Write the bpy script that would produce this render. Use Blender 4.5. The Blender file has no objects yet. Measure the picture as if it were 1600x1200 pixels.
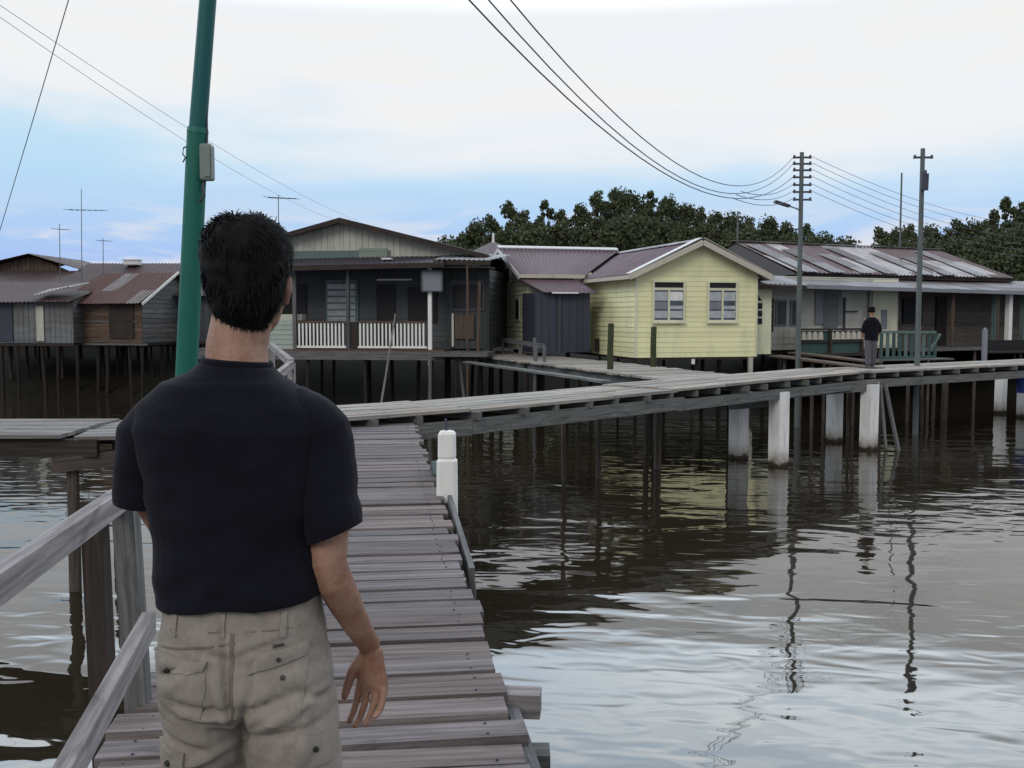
import bpy, bmesh, math, random
from mathutils import Vector, Matrix, noise
from mathutils.bvhtree import BVHTree
R = math.radians
random.seed(7)
scene = bpy.context.scene
col = scene.collection

# ------------------------------------------------------------------ camera
CAMZ = 1.55
F = 1600.0                      # focal length in photo pixels (photo 1600 wide)
PITCH = math.atan(108.0 / F)
cam_d = bpy.data.cameras.new('camera')
cam = bpy.data.objects.new('camera', cam_d)
col.objects.link(cam)
cam.location = (0, 0, CAMZ)
cam.rotation_euler = (R(90) - PITCH, 0, 0)
cam_d.sensor_width = 36.0
cam_d.lens = 36.0 * F / 1600.0
cam_d.clip_start = 0.05
cam_d.clip_end = 3000
scene.camera = cam

# ------------------------------------------------------------------ exposure
scene.view_settings.view_transform = 'Standard'
scene.view_settings.look = 'None'
scene.view_settings.gamma = 1.0
scene.view_settings.exposure = 0.0

# ------------------------------------------------------------------ world sky
SUN_EL, SUN_AZ = 32.0, 202.0     # behind and a little to the left, veiled by cloud
world = bpy.data.worlds.new('World')
scene.world = world
world.use_nodes = True
wn = world.node_tree
wn.nodes.clear()


class NT:
    """tiny helper to write node expressions"""
    def __init__(s, tree): s.t = tree
    def node(s, typ, **kw):
        n = s.t.nodes.new(typ)
        for k, v in kw.items(): setattr(n, k, v)
        return n
    def put(s, sock, v):
        if isinstance(v, bpy.types.NodeSocket): s.t.links.new(v, sock)
        elif isinstance(v, (tuple, list)):
            if sock.type == 'RGBA' and len(v) == 3: v = (*v, 1)
            sock.default_value = v
        else: sock.default_value = v
    def m(s, op, a, b=0.0, c=0.0, clamp=False):
        n = s.node('ShaderNodeMath', operation=op, use_clamp=clamp)
        s.put(n.inputs[0], a); s.put(n.inputs[1], b); s.put(n.inputs[2], c)
        return n.outputs[0]
    def vm(s, op, a, b=(0, 0, 0)):
        n = s.node('ShaderNodeVectorMath', operation=op)
        s.put(n.inputs[0], a); s.put(n.inputs[1], b)
        return n.outputs[0]
    def mix(s, f, a, b, blend='MIX'):
        n = s.node('ShaderNodeMix', data_type='RGBA', blend_type=blend)
        s.put(n.inputs[0], f); s.put(n.inputs[6], a); s.put(n.inputs[7], b)
        return n.outputs[2]
    def sep(s, v):
        n = s.node('ShaderNodeSeparateXYZ'); s.put(n.inputs[0], v)
        return n.outputs
    def comb(s, x, y, z):
        n = s.node('ShaderNodeCombineXYZ')
        s.put(n.inputs[0], x); s.put(n.inputs[1], y); s.put(n.inputs[2], z)
        return n.outputs[0]
    def noise(s, vec, scale, detail=3.0, rough=0.5, dist=0.0):
        n = s.node('ShaderNodeTexNoise')
        s.put(n.inputs['Vector'], vec)
        n.inputs['Scale'].default_value = scale
        n.inputs['Detail'].default_value = detail
        n.inputs['Roughness'].default_value = rough
        n.inputs['Distortion'].default_value = dist
        return n.outputs[0]
    def ss(s, x, a, b, lo=0.0, hi=1.0):
        n = s.node('ShaderNodeMapRange', interpolation_type='SMOOTHSTEP')
        s.put(n.inputs[0], x)
        n.inputs[1].default_value = a; n.inputs[2].default_value = b
        n.inputs[3].default_value = lo; n.inputs[4].default_value = hi
        return n.outputs[0]


w = NT(wn)
tc = w.node('ShaderNodeTexCoord').outputs['Generated']
wx, wy, wz = w.sep(tc)
sky = w.node('ShaderNodeTexSky', sky_type='NISHITA', sun_disc=False)
sky.sun_elevation = R(SUN_EL); sky.sun_rotation = R(SUN_AZ)
sky.air_density = 1.0; sky.dust_density = 2.0
nishita = w.vm('SCALE', sky.outputs[0])
nishita.node.inputs['Scale'].default_value = 0.08
cl_p = w.vm('DIVIDE', tc, w.comb(w.m('ADD', w.m('ABSOLUTE', wz), 0.12), w.m('ADD', w.m('ABSOLUTE', wz), 0.12), 0.35))
big = w.noise(w.vm('MULTIPLY', tc, (2.2, 2.2, 11.0)), 1.0, 4.0, 0.55, 0.4)
med = w.noise(w.vm('MULTIPLY', tc, (4.0, 4.0, 26.0)), 1.3, 5.0, 0.55, 0.6)
hgt = w.m('ADD', wz, w.m('MULTIPLY', w.m('SUBTRACT', big, 0.5), 0.20))
hgt = w.m('ADD', hgt, w.m('MULTIPLY', wx, 0.05))
grad = w.mix(w.ss(wz, 0.0, 0.17), (0.37, 0.54, 0.98), (0.56, 0.81, 1.0))
grad = w.mix(0.12, grad, nishita)
white = w.mix(w.ss(med, 0.35, 0.7), (0.86, 0.89, 0.93), (0.90, 0.895, 0.885))
base = w.mix(w.ss(hgt, 0.105, 0.205), grad, white)
cream = w.m('MULTIPLY', w.ss(med, 0.43, 0.58), w.ss(wz, 0.13, 0.03))
base = w.mix(w.m('MULTIPLY', cream, 0.8), base, (0.93, 0.86, 0.80))
# the veiled upper sky is far brighter than the band near the horizon
up = w.mix(w.ss(big, 0.3, 0.7), (2.3, 2.8, 3.3), (3.4, 3.65, 3.8))
base = w.mix(w.ss(wz, 0.27, 0.35), base, up)
base = w.mix(w.ss(wz, 0.48, 0.72), base, (0.7, 0.78, 0.92))
back = w.ss(wy, 0.35, -0.3)
base = w.mix(w.m('MULTIPLY', back, w.ss(wz, 0.0, 0.3)), base, (0.62, 0.64, 0.68))
bg = w.node('ShaderNodeBackground')
w.put(bg.inputs[0], base)
bg.inputs[1].default_value = 1.0
wo = w.node('ShaderNodeOutputWorld')
wn.links.new(bg.outputs[0], wo.inputs[0])

# ------------------------------------------------------------------ sun
sun_d = bpy.data.lights.new('sun', 'SUN')
sun = bpy.data.objects.new('sun', sun_d)
col.objects.link(sun)
sun_d.energy = 1.0
sun_d.angle = R(25)
sun_d.color = (1.0, 0.95, 0.88)
sdir = Vector((math.sin(R(SUN_AZ)) * math.cos(R(SUN_EL)), math.cos(R(SUN_AZ)) * math.cos(R(SUN_EL)), math.sin(R(SUN_EL))))
sun.rotation_euler = (-sdir).to_track_quat('-Z', 'Y').to_euler()

WATER = -1.75
DECK = 0.15                      # height of the cross boardwalk


# ------------------------------------------------------------------ point helpers
def ray(px, py):
    u = (px - 800) / F; v = (600 - py) / F
    return Vector((u, math.cos(PITCH) + v * math.sin(PITCH), -math.sin(PITCH) + v * math.cos(PITCH)))
def at(px, py, Y):
    d = ray(px, py); t = Y / d.y
    return Vector((d.x * t, Y, CAMZ + d.z * t))
def ground(px, py, z):
    d = ray(px, py); t = (z - CAMZ) / d.z
    return Vector((d.x * t, d.y * t, z))


# ------------------------------------------------------------------ materials
M = {}
def mat(name, fn, rough=0.8, spec=0.3, metal=0.0):
    m = bpy.data.materials.new(name); m.use_nodes = True
    nt = m.node_tree; b = nt.nodes['Principled BSDF']
    b.inputs['Roughness'].default_value = rough
    b.inputs['Specular IOR Level'].default_value = spec
    b.inputs['Metallic'].default_value = metal
    fn(NT(nt), b)
    M[name] = m
    return m

def uvvec(n, off=17.0):
    uv = n.node('ShaderNodeUVMap').outputs[0]
    isl = n.node('ShaderNodeNewGeometry').outputs['Random Per Island']
    return n.vm('ADD', uv, n.comb(n.m('MULTIPLY', isl, off), n.m('MULTIPLY', isl, off * 2.3), 0)), isl

def wood(name, dark, light, stain=(0.03, 0.028, 0.026), stain_amt=0.5, grain=1.0, bump=0.25, var=0.35, rough=0.85, knots=False):
    def fn(n, b):
        v, isl = uvvec(n)
        g = n.noise(n.vm('MULTIPLY', v, (1.2, 26 * grain, 1)), 1.0, 6, 0.65, 0.5)
        g2 = n.noise(n.vm('MULTIPLY', v, (3, 90 * grain, 1)), 1.0, 3, 0.7)
        s = n.noise(n.vm('MULTIPLY', v, (1.3, 4.0, 1)), 1.6, 5, 0.65, 0.8)
        c = n.mix(n.ss(g, 0.3, 0.72), dark, light)
        c = n.mix(n.m('MULTIPLY', n.ss(s, 0.52, 0.74), stain_amt), c, stain)
        k = n.m('ADD', 1.0 - var * 0.5, n.m('MULTIPLY', isl, var))
        k = n.m('MULTIPLY', k, n.m('ADD', 0.82, n.m('MULTIPLY', g2, 0.36)))
        c = n.mix(1.0, c, n.comb(k, k, k), 'MULTIPLY')
        warm = n.m('FRACT', n.m('MULTIPLY', isl, 7.31))
        c = n.mix(n.m('MULTIPLY', warm, 0.6), c, n.mix(1.0, c, (1.22, 0.97, 0.84), 'MULTIPLY'))
        n.put(b.inputs['Base Color'], c)
        bp = n.node('ShaderNodeBump'); bp.inputs['Strength'].default_value = bump; bp.inputs['Distance'].default_value = 0.01
        n.put(bp.inputs['Height'], n.m('ADD', g, n.m('MULTIPLY', g2, 0.5)))
        n.put(b.inputs['Normal'], bp.outputs[0])
    return mat(name, fn, rough)

wood('deck_wood', (0.078, 0.070, 0.073), (0.195, 0.180, 0.184), stain_amt=0.6, var=0.5)
wood('cross_deck_wood', (0.19, 0.188, 0.172), (0.36, 0.355, 0.33), stain_amt=0.45, var=0.5)
wood('left_deck_wood', (0.11, 0.112, 0.112), (0.22, 0.225, 0.225), stain_amt=0.5, var=0.45)
wood('beam_wood', (0.07, 0.075, 0.075), (0.16, 0.17, 0.165), var=0.5, stain_amt=0.7)
wood('dark_wood', (0.018, 0.014, 0.012), (0.05, 0.04, 0.034), var=0.7)
wood('pile_wood', (0.04, 0.032, 0.028), (0.10, 0.085, 0.075), var=0.8, stain_amt=0.7)
wood('rail_wood', (0.13, 0.122, 0.125), (0.30, 0.29, 0.295), stain_amt=0.6, var=0.35)
wood('drab_board', (0.08, 0.074, 0.066), (0.17, 0.16, 0.145), var=0.4)
wood('brown_board', (0.05, 0.036, 0.028), (0.12, 0.09, 0.07), var=0.5)
wood('grey_board', (0.065, 0.068, 0.072), (0.155, 0.16, 0.165), var=0.5)
wood('green_board', (0.13, 0.17, 0.15), (0.27, 0.32, 0.28), var=0.35, stain=(0.06, 0.05, 0.04), stain_amt=0.5)
wood('mossy_post', (0.02, 0.028, 0.012), (0.055, 0.07, 0.03), var=0.4)

def paint(name, colr, dirt=(0.1, 0.09, 0.07), amt=0.35, scale=3.0, rough=0.6, var=0.08, bump=0.1, streak=True, metal=0.0):
    def fn(n, b):
        oc = n.node('ShaderNodeTexCoord').outputs['Object']
        isl = n.node('ShaderNodeNewGeometry').outputs['Random Per Island']
        a = n.noise(n.vm('MULTIPLY', oc, (1, 1, 0.22 if streak else 1)), scale * 1.6, 6, 0.65, 0.3)
        a2 = n.noise(oc, scale * 0.5, 4, 0.6)
        f = n.m('MULTIPLY', n.m('MULTIPLY', n.ss(a, 0.45, 0.8), n.ss(a2, 0.35, 0.65, 0.35, 1.0)), amt)
        k = n.m('ADD', 1.0 - var, n.m('MULTIPLY', isl, 2 * var))
        c = n.mix(1.0, colr, n.comb(k, k, k), 'MULTIPLY')
        c = n.mix(f, c, dirt)
        n.put(b.inputs['Base Color'], c)
        bp = n.node('ShaderNodeBump'); bp.inputs['Strength'].default_value = bump; bp.inputs['Distance'].default_value = 0.01
        n.put(bp.inputs['Height'], a); n.put(b.inputs['Normal'], bp.outputs[0])
    return mat(name, fn, rough, metal=metal)

paint('yellow_paint', (0.78, 0.765, 0.46), (0.42, 0.41, 0.26), 0.6, 1.4, var=0.07)
paint('pale_yellow', (0.64, 0.64, 0.47), (0.25, 0.25, 0.17), 0.5, 1.4)
paint('cream_trim', (0.48, 0.45, 0.38), (0.2, 0.17, 0.12), 0.5)
def concf(n, b):
    oc = n.node('ShaderNodeTexCoord').outputs['Object']; x, y, z = n.sep(oc)
    a = n.noise(n.vm('MULTIPLY', oc, (5, 5, .8)), 1.2, 6, .65, .4); a2 = n.noise(oc, 7, 5, .65)
    c = n.mix(n.m('MULTIPLY', n.ss(a, .45, .75), .5), (0.74, 0.74, 0.73), (0.30, 0.28, 0.23))
    st = n.ss(n.m('ADD', z, n.m('ADD', n.m('MULTIPLY', a, .55), n.m('MULTIPLY', a2, .22))), -0.85, -1.40)
    c = n.mix(n.m('MULTIPLY', st, .9), c, n.mix(a2, (0.10, 0.075, 0.04), (0.24, 0.19, 0.11)))
    st2 = n.ss(n.m('ADD', z, n.m('MULTIPLY', a2, .3)), -1.42, -1.56)
    c = n.mix(st2, c, (0.03, 0.022, 0.015))
    n.put(b.inputs['Base Color'], c)
    bp = n.node('ShaderNodeBump'); bp.inputs['Strength'].default_value = .6; bp.inputs['Distance'].default_value = .015
    n.put(bp.inputs['Height'], a2); n.put(b.inputs['Normal'], bp.outputs[0])
mat('concrete_pile', concf, .85, .3)
paint('white_paint', (0.72, 0.72, 0.69), (0.22, 0.2, 0.16), 0.5, 2.5)
paint('dull_white', (0.46, 0.46, 0.40), (0.16, 0.14, 0.11), 0.8, 1.6)
paint('pale_gable', (0.42, 0.42, 0.36), (0.2, 0.18, 0.14), 0.7, 1.6)
paint('veranda_shade', (0.038, 0.044, 0.044), (0.03, 0.03, 0.03), 0.5, 1.6)  # the darkness of the open veranda, painted onto its walls
paint('pale_green', (0.29, 0.34, 0.30), (0.13, 0.13, 0.10), 0.7, 1.6)
paint('teal_paint', (0.04, 0.08, 0.077), (0.05, 0.05, 0.045), 0.6, 3)
paint('teal_light', (0.10, 0.145, 0.138), (0.05, 0.05, 0.045), 0.6, 3)
paint('slate_panel', (0.040, 0.046, 0.066), (0.03, 0.03, 0.035), 0.6, 2.0)
paint('grey_paint', (0.2, 0.21, 0.24), (0.08, 0.08, 0.08), 0.6, 2)
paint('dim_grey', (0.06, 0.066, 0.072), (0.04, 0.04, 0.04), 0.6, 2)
paint('concrete', (0.68, 0.68, 0.67), (0.22, 0.19, 0.14), 0.6, 2.2, rough=0.85, bump=0.5)
paint('pole_green', (0.012, 0.125, 0.092), (0.012, 0.08, 0.07), 0.5, 3, rough=0.5)
paint('pole_teal', (0.012, 0.10, 0.10), (0.012, 0.075, 0.085), 0.4, 3, rough=0.5)
paint('pole_grey', (0.10, 0.12, 0.12), (0.05, 0.05, 0.05), 0.5, 3, rough=0.6)
paint('metal_box', (0.17, 0.2, 0.18), (0.09, 0.07, 0.05), 0.6, 9, rough=0.5)
paint('wire_dark', (0.05, 0.055, 0.075), (0.02, 0.02, 0.02), 0.3)
paint('dark_hole', (0.012, 0.012, 0.014), (0.02, 0.02, 0.02), 0.3)
paint('white_sheet', (0.6, 0.6, 0.6), (0.3, 0.3, 0.28), 0.4)
paint('blue_paint', (0.03, 0.07, 0.3), (0.03, 0.04, 0.08), 0.4)
def mudf(n, b):
    g = n.node('ShaderNodeNewGeometry').outputs['Position']
    x, y, z = n.sep(g); q = n.noise(g, .8, 5, .6)
    c = n.mix(q, (0.008, 0.007, 0.005), (0.022, 0.019, 0.014))  # mud tone lowered so the shadow beneath the houses sits in its colour
    n.put(b.inputs['Base Color'], n.mix(n.ss(y, 62, 70), c, n.mix(q, (0.02, 0.028, 0.012), (0.045, 0.05, 0.022))))
mat('shaded_ground_mud', mudf, .9, .1)
wood('shaded_stilt_wood', (0.009, 0.0075, 0.0065), (0.030, 0.025, 0.022), var=1.0, stain_amt=0.6)  # near-black copy of the pile wood; the under-house shade is in its colour
paint('mud', (0.045, 0.038, 0.028), (0.02, 0.02, 0.015), 0.7, 0.6, streak=False)

def glassf(n, b):
    oc = n.node('ShaderNodeTexCoord').outputs['Object']
    n.put(b.inputs['Base Color'], n.mix(n.noise(oc, 2.0), (0.02, 0.025, 0.03), (0.08, 0.09, 0.10)))
mat('window_glass', glassf, 0.08, 0.7)
def curtainf(n, b):
    oc = n.node('ShaderNodeTexCoord').outputs['Object']
    n.put(b.inputs['Base Color'], n.mix(n.noise(oc, 5.0, 4), (0.22, 0.25, 0.28), (0.58, 0.60, 0.62)))
mat('curtain', curtainf, 0.5, 0.4)

def roofmat(name, base_a, base_b, rust, rust_amt=0.6, panel=0.8, rough=0.55):
    def fn(n, b):
        uv = n.node('ShaderNodeUVMap').outputs[0]
        u, v, _ = n.sep(uv)
        isl = n.node('ShaderNodeNewGeometry').outputs['Random Per Island']
        wn_ = n.node('ShaderNodeTexWhiteNoise', noise_dimensions='2D')
        n.put(wn_.inputs['Vector'], n.comb(n.m('FLOOR', n.m('DIVIDE', u, panel)), n.m('FLOOR', n.m('DIVIDE', v, 1.8)), 0))
        rnd = wn_.outputs[0]
        c = n.mix(n.ss(rnd, 0.44, 0.56), base_a, base_b)
        st = n.noise(n.vm('MULTIPLY', uv, (7.0, 0.7, 1)), 1.0, 6, 0.65, 0.4)
        pt = n.noise(uv, 0.9, 5, 0.6)
        f = n.m('MULTIPLY', n.ss(n.m('ADD', n.m('MULTIPLY', st, 0.6), n.m('ADD', n.m('MULTIPLY', pt, 0.4), n.m('MULTIPLY', n.m('SUBTRACT', rnd, 0.5), 0.12))), 0.42, 0.62), rust_amt)
        c = n.mix(f, c, rust)
        n.put(b.inputs['Base Color'], c)
    return mat(name, fn, rough, 0.3)
roofmat('roof_purple', (0.10, 0.058, 0.078), (0.12, 0.07, 0.09), (0.05, 0.032, 0.03), 0.45)
roofmat('roof_rusty', (0.18, 0.165, 0.165), (0.085, 0.042, 0.038), (0.085, 0.036, 0.026), 0.8, 0.62)
roofmat('roof_brown', (0.055, 0.036, 0.038), (0.075, 0.046, 0.045), (0.04, 0.022, 0.018), 0.6)
roofmat('roof_striped', (0.46, 0.45, 0.46), (0.16, 0.125, 0.135), (0.10, 0.055, 0.045), 0.55, 0.75)
roofmat('roof_pale', (0.30, 0.30, 0.32), (0.24, 0.235, 0.25), (0.12, 0.09, 0.085), 0.5, 0.8)
roofmat('roof_grey', (0.24, 0.24, 0.26), (0.15, 0.14, 0.15), (0.11, 0.085, 0.08), 0.5, 0.8)
roofmat('sheet_bluegrey', (0.10, 0.125, 0.14), (0.16, 0.175, 0.18), (0.08, 0.06, 0.05), 0.55, 0.6)
roofmat('roof_dark', (0.035, 0.03, 0.04), (0.05, 0.045, 0.055), (0.03, 0.02, 0.02), 0.5)

def waterf(n, b):
    geo = n.node('ShaderNodeNewGeometry').outputs['Position']
    b.inputs['Base Color'].default_value = (0.024, 0.019, 0.012, 1)
    b.inputs['IOR'].default_value = 1.47
    b.inputs['Roughness'].default_value = 0.02
    b.inputs['Specular IOR Level'].default_value = 0.5
    rot = n.node('ShaderNodeVectorRotate', rotation_type='Z_AXIS'); n.put(rot.inputs['Vector'], geo); rot.inputs['Angle'].default_value = R(7)
    p = rot.outputs[0]
    patch = n.noise(n.vm('MULTIPLY', geo, (0.10, 0.16, 1)), 1.0, 3, 0.5, 0.5)
    a = n.noise(n.vm('MULTIPLY', p, (0.5, 1.1, 1)), 1.0, 1, 0.4, 0.8)
    c = n.noise(n.vm('MULTIPLY', p, (1.7, 3.4, 1)), 1.0, 1, 0.5, 0.6)
    d = n.noise(n.vm('MULTIPLY', p, (5.5, 13.0, 1)), 1.0, 2, 0.5, 0.2)
    h = n.m('ADD', n.m('MULTIPLY', a, 0.022), n.m('MULTIPLY', n.m('MULTIPLY', c, 0.0125), n.ss(patch, 0.35, 0.65, 0.3, 1.0)))
    h = n.m('ADD', h, n.m('MULTIPLY', n.m('MULTIPLY', d, 0.0006), n.ss(patch, 0.4, 0.7, 0.1, 1.0)))
    bp = n.node('ShaderNodeBump'); bp.inputs['Strength'].default_value = 1.0; bp.inputs['Distance'].default_value = 1.0
    n.put(bp.inputs['Height'], h); n.put(b.inputs['Normal'], bp.outputs[0])
mat('river_water', waterf, 0.02, 0.5)

def leaff(a, bcol):
    def fn(n, b):
        isl = n.node('ShaderNodeNewGeometry').outputs['Random Per Island']
        geo = n.node('ShaderNodeTexCoord').outputs['Object']
        oi = n.node('ShaderNodeObjectInfo').outputs['Random']
        g = n.noise(geo, 0.7, 2)
        c = n.mix(n.ss(n.m('ADD', n.m('MULTIPLY', isl, 0.5), n.m('MULTIPLY', g, 0.5)), 0.25, 0.75), a, bcol)
        c = n.mix(n.m('MULTIPLY', oi, 0.3), c, (0.07, 0.06, 0.035))
        n.put(b.inputs['Base Color'], c)
    return fn
mat('foliage', leaff((0.026, 0.040, 0.018), (0.085, 0.105, 0.05)), 0.75, 0.2)
mat('undergrowth', leaff((0.03, 0.036, 0.018), (0.06, 0.07, 0.03)), 0.8, 0.1)
mat('bark', lambda n, b: n.put(b.inputs['Base Color'], n.mix(n.noise(n.node('ShaderNodeTexCoord').outputs['Object'], 6.0), (0.05, 0.042, 0.035), (0.14, 0.12, 0.10))), 0.9, 0.1)


# ------------------------------------------------------------------ object helpers
def tag(o, label=None, cat=None, group=None, kind=None):
    if label: o['label'] = label
    if cat: o['category'] = cat
    if group: o['group'] = group
    if kind: o['kind'] = kind
    return o

def mw(o):
    b = Matrix.LocRotScale(o.location, o.rotation_euler, o.scale)
    return (mw(o.parent) @ o.matrix_parent_inverse @ b) if o.parent else b

def empty(name, loc, label, cat, rz=0, group=None):
    o = bpy.data.objects.new(name, None); col.objects.link(o)
    o.location = loc; o.rotation_euler = (0, 0, rz); o.empty_display_size = 0.3
    return tag(o, label, cat, group)

def link_mesh(name, me, material, parent=None, world=False):
    o = bpy.data.objects.new(name, me); col.objects.link(o)
    if material is not None:
        me.materials.clear()
        me.materials.append(M[material] if isinstance(material, str) else material)
    if parent is not None:
        o.parent = parent
        if world: o.matrix_parent_inverse = mw(parent).inverted()
    return o

def copy_tree(o, parent=None):
    c = o.copy(); col.objects.link(c); c.parent = parent
    if parent is not None: c.matrix_parent_inverse = o.matrix_parent_inverse.copy()
    for ch in [x for x in bpy.data.objects if x.parent == o]: copy_tree(ch, c)
    return c

class MB:
    def __init__(s): s.v = []; s.f = []; s.uv = []; s.smooth = []
    def face(s, pts, uvs=None, smooth=False):
        i = len(s.v); s.v += [tuple(p) for p in pts]; s.f.append(list(range(i, i + len(pts))))
        if uvs is None: uvs = [(0, 0)] * len(pts)
        s.uv += list(uvs); s.smooth.append(smooth)
    def grid(s, rows, uvs=None, closed=False, smooth=True, caps=False):
        """rows of equal length of points; shared vertices"""
        n = len(rows[0]); i0 = len(s.v)
        for r in rows: s.v += [tuple(p) for p in r]
        for j in range(len(rows) - 1):
            rng = range(n if closed else n - 1)
            for k in rng:
                k2 = (k + 1) % n
                s.f.append([i0 + j * n + k, i0 + j * n + k2, i0 + (j + 1) * n + k2, i0 + (j + 1) * n + k])
                if uvs: 
                    ku = k + 1
                    s.uv += [uvs(j, k), uvs(j, ku), uvs(j + 1, ku), uvs(j + 1, k)]
                else: s.uv += [(0, 0)] * 4
                s.smooth.append(smooth)
        if caps:
            for j, rev in ((0, True), (len(rows) - 1, False)):
                idx = [i0 + j * n + k for k in range(n)]
                if caps == 'split':
                    b0 = len(s.v); s.v += [s.v[q] for q in idx]; idx = list(range(b0, b0 + n))
                if rev: idx.reverse()
                s.f.append(idx); s.uv += [(0, 0)] * n; s.smooth.append(False)
    def beam(s, p0, p1, wd, h, up=(0, 0, 1), ax=None):
        """box from p0 to p1, wd across, h along up; uv runs along the length"""
        p0 = Vector(p0); p1 = Vector(p1); d = (p1 - p0); L = d.length; d = d.normalized()
        up = Vector(up)
        if abs(d.dot(up)) > 0.98: up = Vector((0, 1, 0))
        sd = d.cross(up).normalized(); u = sd.cross(d).normalized()
        c = []
        for p in (p0, p1):
            for a, b in ((-1, -1), (1, -1), (1, 1), (-1, 1)):
                c.append(p + sd * (a * wd / 2) + u * (b * h / 2))
        i = len(s.v); s.v += [tuple(x) for x in c]
        per = [0, wd, wd + h, 2 * wd + h, 2 * wd + 2 * h]
        for k in range(4):
            k2 = (k + 1) % 4
            s.f.append([i + k, i + 4 + k, i + 4 + k2, i + k2])
            s.uv += [(0, per[k]), (L, per[k]), (L, per[k + 1]), (0, per[k + 1])]; s.smooth.append(False)
        s.f.append([i + 0, i + 1, i + 2, i + 3]); s.uv += [(0, 0), (0, wd), (h, wd), (h, 0)]; s.smooth.append(False)
        s.f.append([i + 7, i + 6, i + 5, i + 4]); s.uv += [(0, 0), (0, wd), (h, wd), (h, 0)]; s.smooth.append(False)
    def box(s, x0, x1, y0, y1, z0, z1):
        dims = (x1 - x0, y1 - y0, z1 - z0); k = dims.index(max(dims))
        cx, cy, cz = (x0 + x1) / 2, (y0 + y1) / 2, (z0 + z1) / 2
        if k == 0: s.beam((x0, cy, cz), (x1, cy, cz), dims[1], dims[2])
        elif k == 1: s.beam((cx, y0, cz), (cx, y1, cz), dims[0], dims[2])
        else: s.beam((cx, cy, z0), (cx, cy, z1), dims[0], dims[1], up=(0, 1, 0))
    def tube(s, p0, p1, r0, r1=None, n=10, segs=1, wob=0.0):
        r1 = r0 if r1 is None else r1
        p0 = Vector(p0); p1 = Vector(p1); d = (p1 - p0); L = d.length; d.normalize()
        a = d.orthogonal().normalized(); b = d.cross(a)
        rows = []
        for j in range(segs + 1):
            t = j / segs; r = r0 + (r1 - r0) * t; c = p0.lerp(p1, t)
            if 0 < j < segs: c = c + a * random.uniform(-wob, wob) + b * random.uniform(-wob, wob)
            rows.append([c + (a * math.cos(2 * math.pi * k / n) + b * math.sin(2 * math.pi * k / n)) * r * (1 + random.uniform(-wob, wob)) for k in range(n)])
        s.grid(rows, lambda j, k: (L * j / segs, k * 2 * math.pi * r0 / n), closed=True, caps='split')
    def path(s, pts, rad, n=6):
        pts = [Vector(p) for p in pts]; rows = []
        for i, p in enumerate(pts):
            d = (pts[min(i + 1, len(pts) - 1)] - pts[max(i - 1, 0)]).normalized()
            a = d.cross(Vector((0, 0, 1)));
            if a.length < 0.05: a = d.cross(Vector((0, 1, 0)))
            a.normalize(); b = d.cross(a)
            r = rad if not isinstance(rad, (list, tuple)) else rad[i]
            rows.append([p + (a * math.cos(2 * math.pi * k / n) + b * math.sin(2 * math.pi * k / n)) * r for k in range(n)])
        s.grid(rows, None, closed=True, caps='split')
    def corr(s, a, b, c, d, pitch=0.16, amp=0.018, th=0.012, segs=1):
        """corrugated sheet: a-b is the upper edge, d-c the lower edge; ribs run a->d"""
        a, b, c, d = map(Vector, (a, b, c, d))
        W = max((b - a).length, (c - d).length); Lv = (d - a).length
        n = max(4, int(W / pitch * 4)); nrm = (b - a).cross(d - a).normalized()
        if nrm.z < 0: nrm = -nrm
        rows = []
        for j in range(segs + 1):
            t = j / segs; r = []
            for k in range(n + 1):
                q = k / n; p = a.lerp(b, q).lerp(d.lerp(c, q), t)
                r.append(p + nrm * (amp * math.sin(q * W / pitch * 2 * math.pi) + (0.012 * noise.noise(Vector((q * W * 0.9, t * 3, a.x))))))
            rows.append(r)
        s.grid(rows, lambda j, k: (W * k / n, Lv * j / segs))
        rows2 = [[p - nrm * th for p in r] for r in rows]
        s.grid([list(reversed(r)) for r in rows2], lambda j, k: (W * k / n, Lv * j / segs))
        s.grid([rows[-1], rows2[-1]], lambda j, k: (W * k / n, Lv)); s.grid([rows2[0], rows[0]], lambda j, k: (W * k / n, 0))
    def build(s, name, material, parent=None, world=False):
        me = bpy.data.meshes.new(name); me.from_pydata(s.v, [], s.f)
        uvl = me.uv_layers.new(name='UVMap')
        flat = [x for t in s.uv for x in t]
        uvl.data.foreach_set('uv', flat)
        me.polygons.foreach_set('use_smooth', s.smooth)
        me.validate(); me.update()
        return link_mesh(name, me, material, parent, world)

def part(fn, name, material, parent, world=False):
    m = MB(); fn(m); return m.build(name, material, parent, world)

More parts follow.
